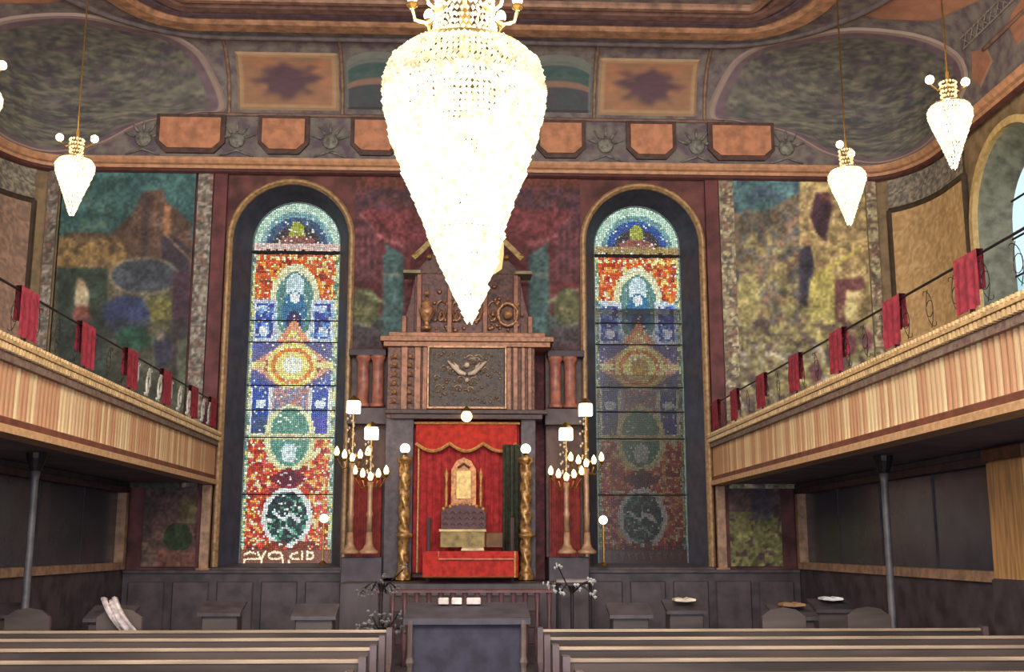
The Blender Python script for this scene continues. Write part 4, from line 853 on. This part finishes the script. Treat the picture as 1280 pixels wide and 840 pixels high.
MB().bbox(xt - .40, xt + .38, 18.73, 19.02, tz(665), tz(662), .005).build('lid', mat('lid_gold', (206, 176, 110), .4, .2), bc); MB().bbox(xt + .37, xt + .66, 18.8, 19.0, tz(684), tz(666), .015).build('side_box', mat('side_box', (122, 84, 48), .6), bc)
# red table before the ark
rt = thing('reading_table', 'table under a scarlet cloth edged with gold, in front of the ark', 'table', (X0, 18.3, zA))
x0_, x1_ = X0 - ax(47), X0 + ax(58); ztp = at(583, 689, 18.2).z; zlo = at(583, 722, 18.0).z
MB().bbox(x0_, x1_, 18.05, 18.7, ztp - .04, ztp, .01).build('tabletop', REDT, rt)
cloth(x0_ - .01, x1_ + .01, ztp, zlo, 18.03, .012, 44, 60).build('cloth_front', REDT, rt, smooth=True)
for x_ in (x0_, x1_): b = MB(); b.v = [(x_, 18.05, ztp), (x_, 18.7, ztp), (x_, 18.7, zlo), (x_, 18.05, zlo)]; b.f = [(0, 1, 2, 3)]; b.build('cloth_side', REDT, rt)
PKB = mat('pink_gold_braid', (238, 150, 120), .6, .1)
xa, xb, zq = X0 - ax(30), X0 + ax(56), at(583, 699, 18).z
MB().tube([(xa, 18.0, ztp), (xa, 18.0, zq), (xb, 18.0, zq), (xb, 18.0, ztp)], .014, 5).build('braid', PKB, rt); MB().tube([(x1_ - .04, 18.0, ztp), (x1_ - .04, 18.0, zlo)], .018, 5).build('corner_braid', FRG, rt)
MB().tube([(x0_, 18.0, zlo + .01), (x1_, 18.0, zlo + .01)], .014, 5).build('hem', mat('hem', (150, 84, 50)), rt)
for lx in (x0_ + .06, x1_ - .06):
    for ly in (18.12, 18.62): MB().lathe([(.035, 0), (.03, .3), (.035, ztp - zA - .04 + .6)], (lx, ly, zA - .6 if ly < 18.3 else zA - .02), 8).build('leg', DKWOOD, rt) if ly > 18.3 else None
op_ = thing('open_scroll', 'pale open book lying on the scarlet reading table', 'book', (X0, 18.25, ztp)); xk = X0 + ax(8)
b = MB()
for s in (-1, 1): b.add([(xk, 18.2, ztp + .045), (xk + s * .17, 18.2, ztp + .05), (xk + s * .19, 18.2, ztp + .01), (xk, 18.2, ztp + .005), (xk, 18.42, ztp + .065), (xk + s * .17, 18.42, ztp + .07), (xk + s * .19, 18.42, ztp + .01), (xk, 18.42, ztp + .005)], [(0, 1, 2, 3), (4, 5, 6, 7), (0, 1, 5, 4), (1, 2, 6, 5)])
b.build('pages', mat('pages', (240, 220, 180), .7), op_)
hl = thing('hanging_lamp', 'yellow glowing lantern hanging before the ark gable, half hidden by the grand chandelier', 'lamp', (X0 + .42, 17.5, at(608, 345, 17.5).z))
pz_ = at(615, 318, 17.5); MB().lathe([(.05, -.32), (.16, -.24), (.19, 0), (.19, .2), (.1, .27)], pz_, 12).build('lantern_glass', emis('yellow_lantern', (255, 226, 150), 1.1, .6, 12), hl, smooth=True)
MB().tube([(pz_.x, pz_.y, pz_.z + .27), (pz_.x, pz_.y, ZT)], .012, 5).build('chain', WIRE, hl); MB().lathe([(.2, .2), (.12, .3), (.03, .36)], pz_, 12).build('lantern_cap', WIRE, hl)
# candelabra either side
CAN = [(-135, 692, 577, 513, -1, 'outer left'), (-113, 692, 600, 545, -1, 'inner left'), (119, 692, 600, 545, 1, 'inner right'), (143, 692, 583, 515, 1, 'outer right')]
for d, pb_, pc_, pl_, s, nm in CAN:
    xc = X0 + ax(d); Yc = 18.9; zb3 = tz(pb_); zc3 = tz(pc_) - .06
    q = thing('torchere', 'tall pale-stemmed candelabrum with lit cups, %s of the four by the ark' % nm, 'candelabrum', (xc, Yc, zb3))
    PALE = mat('torchere_stem', (206, 164, 130), .45, .2, .25, 8)
    MB().lathe([(.16, 0), (.16, .04), (.10, .08), (.06, .16), (.048, .35)], (xc, Yc, zb3), 14).build('base', PALE, q, smooth=True)
    MB().lathe([(.048, .35), (.044, .6), (.06, .65), (.042, .7), (.042, zc3 - zb3 - .1), (.055, zc3 - zb3)], (xc, Yc, zb3), 12).build('stem', PALE, q, smooth=True)
    for k in range(5):
        dx = (-.26 + .13 * k); dz = .05 * abs(k - 2)
        b = MB().tube([(xc, Yc, zc3 - .05), (xc + dx * .6, Yc, zc3 - .1), (xc + dx, Yc, zc3 - .02 + dz)], .014, 6); b.lathe([(.02, 0), (.04, .03), (.03, .05)], (xc + dx, Yc, zc3 - .02 + dz), 8); ar = b.build('arm', WIRE, q)
        MB().lathe([(.02, .04), (.045, .09), (.035, .15), (.006, .2)], (xc + dx, Yc, zc3 - .02 + dz), 8).build('candle_bulb', FLAME, ar, smooth=True)
    MB().tube([(xc, Yc, zc3), (xc, Yc, tz(pl_) - .06)], .014, 6).build('upper_stem', WIRE, q)
    b = MB(); 
    for k in range(22): a = k * 1.1; r_ = .05 + .05 * math.sin(k); z_ = zc3 + .12 + k * (tz(pl_) - zc3 - .25) / 22; b.octa((xc + r_ * math.cos(a), Yc + r_ * math.sin(a), z_), .02, .035)
    b.build('crystal_drops', emis('drop_glow_' + nm.replace(' ', '_'), (255, 214, 160), .7, .15, 25), q, stuff=True)
    lc = (xc + s * .0, Yc, tz(pl_)); gl = MB(); gl.bbox(lc[0] - .11, lc[0] + .11, Yc - .11, Yc + .11, lc[2] - .1, lc[2] + .1, .02).build('lantern_glass', WLAMP, q)
    MB().lathe([(.13, .1), (.09, .14), (.02, .2)], lc, 8).build('lantern_cap', WIRE, q)
for px, nm, Yw in ((405, 'left', 19.7), (754, 'right', 19.7)):
    p = at(px, 648 if nm == 'left' else 650, Yw); q = thing('wall_lamp', 'small bright bulb on a bracket at the foot of the %s stained glass window' % nm, 'lamp', p)
    MB().ball(p, .075, 12).build('bulb', WLAMP, q, smooth=True); MB().tube([(p.x, p.y, p.z - .07), (p.x, p.y, p.z - .75)], .018, 6).build('stem', WIRE, q)
    MB().lathe([(.09, 0), (.07, .03), (.02, .06)], (p.x, p.y, p.z - .78), 10).build('foot', WIRE, q)

# ------------------------------------------------------------------ chandeliers
def crystals(b, prof, row, gap, size, z0=None):
    """prof: list (r, z) from top to bottom; rows of hanging crystals along it"""
    zt_, zb_ = prof[0][1], prof[-1][1]; n = max(1, int(round((zt_ - zb_) / row)))
    for j in range(n + 1):
        z = zt_ - (zt_ - zb_) * j / max(1, n)
        for (r1, z1), (r2, z2) in zip(prof, prof[1:]):
            if z2 <= z <= z1: k = (z1 - z) / max(1e-6, z1 - z2); r = r1 + (r2 - r1) * k; break
        m = max(4, int(2 * PI * r / gap)); ph = (j % 2) * .5
        for i in range(m):
            a = 2 * PI * (i + ph) / m; e = random.uniform(.985, 1.015); b.octa((CXY[0] + r * e * math.cos(a), CXY[1] + r * e * math.sin(a), z), size * random.uniform(.8, 1.1), size * random.uniform(1.3, 1.9))
CXY = (-.045, 9.9)
ch = thing('grand_chandelier', 'huge glowing crystal chandelier hanging on the centre axis of the room', 'chandelier', (CXY[0], CXY[1], EYE + 2.0))
zz = lambda py: at(580, py, 9.9).z
R_ = [(.62, 76), (.71, 90), (.74, 110), (.725, 135), (.655, 170), (.57, 207), (.50, 232)]
tiers = [([(.56, zz(70)), (.69, zz(84)), (.735, zz(102)), (.745, zz(118))], CRYT), ([(.745, zz(122)), (.73, zz(138)), (.66, zz(170))], CRY), ([(.67, zz(174)), (.55, zz(212))], CRY), ([(.555, zz(216)), (.43, zz(252))], CRY),
         ([(.43, zz(256)), (.325, zz(290))], CRY), ([(.335, zz(294)), (.25, zz(322))], CRY), ([(.26, zz(326)), (.15, zz(356))], CRY), ([(.155, zz(360)), (.07, zz(384)), (.03, zz(398))], CRY)]
lean = [0, 0, 0, .005, .015, .03, .05, .065]; CX0 = CXY[0]
for (prof, m), ln in zip(tiers, lean):
    CXY = (CX0 + ln, 9.9)
    b = MB(); crystals(b, prof, .058, .05, .031)
    if m is CRY: crystals(b, [(r * .9, z) for r, z in prof], .06, .055, .028)
    b.build('crystal_tier', m, ch, stuff=True)
    if m is CRY: MB().tube([(CXY[0] + prof[0][0] * .99 * math.cos(2 * PI * t / 40), CXY[1] + prof[0][0] * .99 * math.sin(2 * PI * t / 40), prof[0][1] + .01) for t in range(40)], .008, 5, True).build('tier_ring', WIRE, ch)
CXY = (CX0, 9.9)
b = MB(); crystals(b, [(.36, zz(60)), (.30, zz(42)), (.27, zz(20)), (.28, zz(-20)), (.34, zz(-60))][::-1], .07, .05, .022); b.build('neck_crystals', emis('neck_crystal', (255, 238, 180), 1.8, .35, 22), ch, stuff=True)
b = MB(); prr = [(.40, .0), (.60, -.05), (.63, -.08), (.60, -.12), (.40, -.03)]
b.lathe([(.42, zz(62)), (.60, zz(70)), (.635, zz(76)), (.61, zz(78)), (.42, zz(66))], (CXY[0], CXY[1], 0), 40, cap=False); b.build('brass_rim', mat('rim_brass', (130, 110, 60), .35, .6, .4, 25), ch, smooth=True)
for k in range(48): a = 2 * PI * k / 48; MB().octa((CXY[0] + .66 * math.cos(a), CXY[1] + .66 * math.sin(a), zz(82)), .018, .05).build('rim_drop', mat('rim_drop', (190, 180, 120), .2, .2), ch)
MB().tube([(CXY[0], CXY[1], zz(70)), (CXY[0], CXY[1], zz(-60))], .05, 8).build('central_stem', WIRE, ch); MB().tube([(CXY[0], CXY[1], zz(-60)), (CXY[0], CXY[1], ZT)], .02, 6).build('chain', WIRE, ch)
for k in range(8):
    a = 2 * PI * (k + .0) / 8; c_, s_ = math.cos(a), math.sin(a); z0 = zz(30)
    ar = MB().tube([(CXY[0] + .25 * c_, CXY[1] + .25 * s_, zz(20)), (CXY[0] + .36 * c_, CXY[1] + .36 * s_, z0 - .0), (CXY[0] + .47 * c_, CXY[1] + .47 * s_, zz(26)), (CXY[0] + .5 * c_, CXY[1] + .5 * s_, zz(12))], .018, 6).build('arm', mat('arm_glass', (230, 214, 150), .2, .3), ch, smooth=True)
    MB().lathe([(.02, 0), (.055, .03), (.05, .06)], (CXY[0] + .5 * c_, CXY[1] + .5 * s_, zz(12)), 10).build('bulb_cup', WIRE, ar); MB().ball((CXY[0] + .5 * c_, CXY[1] + .5 * s_, zz(12) + .11), .05, 10, 1.3).build('bulb', BULB, ar, smooth=True)
for k in range(4):
    a = PI / 4 + PI / 2 * k; lamp('grand_chandelier_light', (CXY[0] + .85 * math.cos(a), CXY[1] + .85 * math.sin(a), zz(40)), 120, .08)
lamp('grand_chandelier_underlight', (CXY[0], CXY[1], zz(440)), 90, .1)

def small_chandelier(x, y, lab, ang, sc_=1.0):
    global CXY
    CXY = (x, y); zt = EYE + 6.02; q = thing('small_chandelier', lab, 'chandelier', (x, y, EYE + 4.8), 'small chandeliers along the galleries')
    Z = lambda d: zt - d
    b = MB(); crystals(b, [(.22, Z(.36)), (.27, Z(.44)), (.27, Z(.52)), (.20, Z(.72)), (.15, Z(.85))], .045, .04, .022); crystals(b, [(.18, Z(.4)), (.2, Z(.5)), (.13, Z(.8))], .06, .05, .028); b.build('crystal_tier', CRYS, q, stuff=True)
    b = MB(); crystals(b, [(.14, Z(.88)), (.10, Z(1.0)), (.05, Z(1.15)), (.03, Z(1.2))], .045, .04, .02); crystals(b, [(.07, Z(.9)), (.04, Z(1.1))], .06, .05, .02); b.build('lower_tier', CRYS, q, stuff=True)
    b = MB(); crystals(b, [(.10, Z(.05)), (.09, Z(.3))], .06, .04, .02); b.build('neck_crystals', emis_neck, q, stuff=True)
    MB().lathe([(.1, Z(.3)), (.24, Z(.35)), (.25, Z(.37)), (.1, Z(.33))], (x, y, 0), 16, cap=False).build('rim', WIRE, q)
    MB().tube([(x, y, Z(.3)), (x, y, Z(-.1))], .025, 6).build('stem', WIRE, q)
    cz = ZT - .4; MB().tube([(x, y, Z(-.1)), (x, y, cz + .6)], .012, 5).build('chain', WIRE, q)
    for k in range(2):
        a = ang + PI * k; c_, s_ = math.cos(a), math.sin(a)
        ar = MB().tube([(x + .03 * c_, y + .03 * s_, Z(.1)), (x + .15 * c_, y + .15 * s_, Z(.16)), (x + .25 * c_, y + .25 * s_, Z(.08))], .012, 6).build('arm', WIRE, q)
        MB().ball((x + .25 * c_, y + .25 * s_, Z(.02)), .058, 10).build('bulb', BULB, ar, smooth=True)
    lamp('small_chandelier_light', (x - .22 * (1 if x > 0 else -1), y - .28, zt + .1), 34, .03, (1, .68, .42))
    lamp('small_chandelier_underlight', (x, y, Z(1.32)), 30, .04, (1, .8, .55))
emis_neck = emis('small_neck_crystal', (255, 226, 160), 1.5, .5, 30)
small_chandelier(5.80, 16.2, 'small lit crystal chandelier on the right nearest the front wall', .9)
small_chandelier(6.28, 13.6, 'small lit crystal chandelier on the right, closer to the camera and higher in view', .1)
small_chandelier(-5.86, 16.2, 'small lit crystal chandelier on the left in front of the teal-sky mural', .1)
small_chandelier(-6.18, 13.6, 'small lit chandelier cut off by the left edge of the photo', .05)
for s in (-1, 1):
    for y in (10.6, 7.6, 4.6, 1.6): lamp('gallery_light', (s * 6.2, y, EYE + 5.2), 60, .12, (1, .88, .72))

# ------------------------------------------------------------------ pews and furniture on the floor
PW = mat('pew_wood', (84, 72, 66), .45, 0, .35, 5, stretch=(.15, 1, 1)); PT = mat('pew_top_highlight', (168, 146, 122), .3, 0, .25, 6, stretch=(.2, 1, 1)); PWR = mat('pew_red', (86, 66, 66), .45, 0, .3, 5)  # paler tan of the top rails paints the highlight along them
zP0 = EYE - .755
def make_pew(x0, x1, y, lab, m=PW):
    q = thing('pew', lab, 'pew', ((x0 + x1) / 2, y, 0), 'pews facing the ark')
    MB().prism([(y + .02, .42), (y + .06, .42), (y - .01, zP0 - .02), (y - .045, zP0 - .02)], x0 + .04, x1 - .04, 'X').build('backrest', m, q)
    MB().bbox(x0, x1, y - .055, y + .005, zP0 - .022, zP0, .008).build('top_rail', PT, q)
    MB().bbox(x0 + .04, x1 - .04, y + .04, y + .46, .40, .44, .01).build('seat', m, q)
    MB().bbox(x0 + .04, x1 - .04, y - .24, y - .06, .62, .64, .008).build('book_ledge', PWR, q)
    for x in (x0, x1 - .05): MB().prism([(y - .26, 0), (y + .5, 0), (y + .5, .5), (y + .42, .6), (y + .08, .66), (y + .02, zP0 + .02), (y - .1, zP0 + .02), (y - .12, .66), (y - .26, .62)], x, x + .05, 'X').build('end_panel', PWR, q)
rows = [(7.0, 'nearest'), (7.9, 'second nearest'), (8.8, 'third'), (9.7, 'fourth'), (10.6, 'fifth')]
for y, nm in rows:
    for s in (-1, 1):
        x0, x1 = sorted((s * .66, s * 4.84)); make_pew(x0, x1, y, 'dark wooden pew with highlight-coloured top rail, %s row from the camera, %s of aisle' % (nm, 'left' if s < 0 else 'right'), PW)
# reading desks and chairs between pews and ark
def desk(x, y, lab, wid=.5, h=.98):
    q = thing('prayer_stand', lab, 'lectern', (x, y, 0), 'prayer stands between the pews and the ark')
    MB().prism([(y - .2, h - .06), (y + .2, h + .06), (y + .2, h + .03), (y - .2, h - .1)], x - wid / 2, x + wid / 2, 'X').build('sloped_top', mat('stand_top', (76, 68, 72), .4, 0, .3, 6), q)
    MB().bbox(x - wid / 2 + .04, x + wid / 2 - .04, y - .14, y + .16, .08, h - .09, .01).build('body', PW, q); MB().bbox(x - wid / 2, x + wid / 2, y - .2, y + .2, 0, .08, .015).build('foot', PWR, q)
def book(x, y, z, lab, c=(226, 214, 190)):
    b = MB()
    for s in (-1, 1): b.prism([(x, z), (x + s * .13, z + .012), (x + s * .13, z + .035), (x + s * .05, z + .05), (x, z + .03)], y - .1, y + .1)
    q = tag(b.build('open_book', mat('book_%d' % sum(c), c, .7)), lab, 'book')
spots = [(-5.45, 13.6), (-3.9, 12.9), (-2.9, 13.9), (-1.7, 13.2), (1.9, 13.3), (2.7, 14.1), (3.7, 12.9), (4.6, 14.3)]
ordn = ['outermost on the left', 'second from the left', 'third from the left', 'just left of the dark desk', 'just right of the dark desk', 'third from the right', 'second from the right', 'outermost on the right']
for (x, y), nm in zip(spots, ordn): desk(x, y, 'dark sloping prayer stand behind the pews, %s' % nm)
book(2.7, 14.1, 1.02, 'open book on the third prayer stand from the right'); book(3.7, 12.9, 1.02, 'open book on the second prayer stand from the right', (150, 112, 76)); book(4.6, 14.3, 1.02, 'open book on the outermost right prayer stand', (236, 236, 240))
def chair(x, y, lab, up=PW):
    q = thing('chair', lab, 'chair', (x, y, 0)); MB().bbox(x - .24, x + .24, y - .02, y + .42, .42, .48, .015).build('seat', up, q)
    MB().prism([(x - .22, .55), (x + .22, .55), (x + .22, 1.0), (x + .12, 1.07), (x, 1.09), (x - .12, 1.07), (x - .22, 1.0)], y - .05, y - .01).build('backrest', up, q)
    for dx in (-.21, .21):
        MB().tube([(x + dx, y - .03, 0), (x + dx, y - .03, 1.0)], .02, 6).build('leg', PWR, q); MB().tube([(x + dx, y + .38, 0), (x + dx, y + .38, .42)], .02, 6).build('leg', PWR, q)
chair(-3.42, 11.6, 'dark chair with a pale shawl over it behind the left pews'); chair(-4.35, 11.7, 'dark chair behind the left pews, near the slim post'); chair(4.1, 11.6, 'dark chair behind the right pews'); chair(-5.02, 12.0, 'light tan upholstered chair at the far left edge', mat('tan_seat', (176, 150, 112), .8, 0, .2, 8))
chair(3.2, 11.5, 'dark chair behind the right pews, next nearer the aisle')
b = MB(); n = 10                               # shawl draped across the chair back
for j in range(13):
    t_ = j / 12
    for i in range(n + 1):
        a = i / n; b.v.append((-3.60 + .15 * a + .26 * t_, 11.52 - .10 * math.sin(t_ * PI) + .012 * math.sin(a * 20), 1.18 - .36 * t_ + .02 * math.sin(a * 9)))
b.f = [(j * (n + 1) + i, j * (n + 1) + i + 1, (j + 1) * (n + 1) + i + 1, (j + 1) * (n + 1) + i) for j in range(12) for i in range(n)]
o = b.build('prayer_shawl', mat('shawl', (206, 190, 186), .8, 0, .3, 20), smooth=True); tag(o, 'pale prayer shawl with a dark stripe draped over a chair on the left', 'shawl')
md = o.modifiers.new('thickness', 'SOLIDIFY'); md.thickness = .012
# dark desk at the head of the aisle, and its books
q = thing('reader_desk', 'broad dark navy reading desk standing at the head of the aisle', 'desk', (0, 12, 0)); zd = EYE - .62; ND = mat('navy_cloth', (58, 56, 74), .7, 0, .3, 6)
MB().prism([(11.6, zd - .1), (12.4, zd + .02), (12.4, zd - .03), (11.6, zd - .16)], -.62, .66, 'X').build('sloped_top', mat('navy_top', (70, 66, 76), .6), q); MB().bbox(-.56, .6, 11.68, 12.34, .1, zd - .14, .02).build('body', ND, q); MB().bbox(-.6, .64, 11.64, 12.38, 0, .1, .02).build('plinth', PWR, q)
for x_ in (-.55, .59): MB().lathe([(.035, 0), (.03, .5), (.045, .55), (.03, .6), (.03, zd - .12)], (x_, 11.62, 0), 8).build('corner_post', mat('desk_post', (120, 104, 100), .4), q)
for i, (x_, w_) in enumerate(((-.22, .09), (-.08, .09), (.1, .13))):
    b = MB().bbox(x_ - w_ / 2 - .02, x_ + w_ / 2, 12.2, 12.3, zd + .01, zd + .075, .008)
    b.build('book_block', mat('white_pages', (236, 226, 220), .7)).__setitem__('label', ['small white prayer book on the navy desk, left of the row', 'small white prayer book on the navy desk, middle of the row', 'wider white prayer book on the navy desk, right of the row'][i])
for o in [o for o in bpy.data.objects if o.name.startswith('book_block')]: o['category'] = 'book'; o['group'] = 'prayer books on the navy desk'; o.name = o.name.replace('book_block', 'prayer_book')
# brass rail in front of the ark
ra = thing('altar_rail', 'low dark balustrade before the ark steps', 'railing', (0, 16.6, 0)); zr = EYE - .62
MB().bbox(-1.3, 1.3, 16.56, 16.66, zr - .05, zr, .015).build('rail_cap', mat('rail_cap', (112, 70, 74), .4), ra)
for i in range(15): x_ = -1.22 + i * .174; MB().lathe([(.04, 0), (.03, .15), (.05, .4), (.025, .65), (.04, zr - .05)], (x_, 16.61, 0), 8).build('baluster', mat('baluster', (104, 72, 78), .45), ra, smooth=True)
# metal branch stands with glints, left and right of the desk
def branch_stand(x, y, h, lab, nm, r, seed, mt):
    random.seed(seed); q = thing(nm, lab, 'stand' if 'flower' not in nm else 'flowers', (x, y, 0))
    MB().lathe([(.16, 0), (.14, .03), (.03, .08), (.02, .3), (.02, h - .1), (.05, h)], (x, y, 0), 10).build('pole', IRON, q)
    for k in range(9):
        a = 2 * PI * k / 9; e = random.uniform(.6, 1); p1 = (x + r * e * math.cos(a), y + .5 * r * e * math.sin(a), h + random.uniform(-.3, .35) * r * 2)
        br = MB().tube([(x, y, h - .1), (x + r * .4 * math.cos(a), y, h + .02), p1], .009, 5).build('branch', IRON, q)
        b = MB()
        for j in range(5): b.octa((p1[0] + random.uniform(-.05, .05), p1[1] + random.uniform(-.04, .04), p1[2] + random.uniform(-.05, .05)), random.uniform(.012, .028), .03)
        b.build('blossom' if 'flower' in nm else 'pendant', mt, br)
PB = mat('pale_bloom', (220, 222, 220), .4); DG = mat('dim_silver', (150, 150, 148), .35, .4)
branch_stand(-.88, 12.2, .86, 'spiky metal candle stand with pale glints left of the navy desk', 'branched_stand', .26, 1, DG)
branch_stand(-1.02, 14.0, 1.25, 'tall dark branched stand near the left end of the balustrade', 'branched_stand', .28, 2, DG)
branch_stand(1.35, 14.5, 1.2, 'bunch of small white flowers on a stand right of the navy desk', 'flower_stand', .34, 3, PB)
tbm = thing('side_table', 'small dark table with pale top edge right of the ark steps', 'table', (1.6, 17.2, 0)); z_ = EYE - .50
MB().bbox(1.35, 1.95, 17.0, 17.5, z_ - .04, z_, .01).build('tabletop', mat('side_top', (170, 160, 162), .4), tbm)
for dx in (1.4, 1.9):
    for dy in (17.05, 17.45): MB().bbox(dx - .02, dx + .02, dy - .02, dy + .02, 0, z_ - .04, .004).build('leg', IRON, tbm)
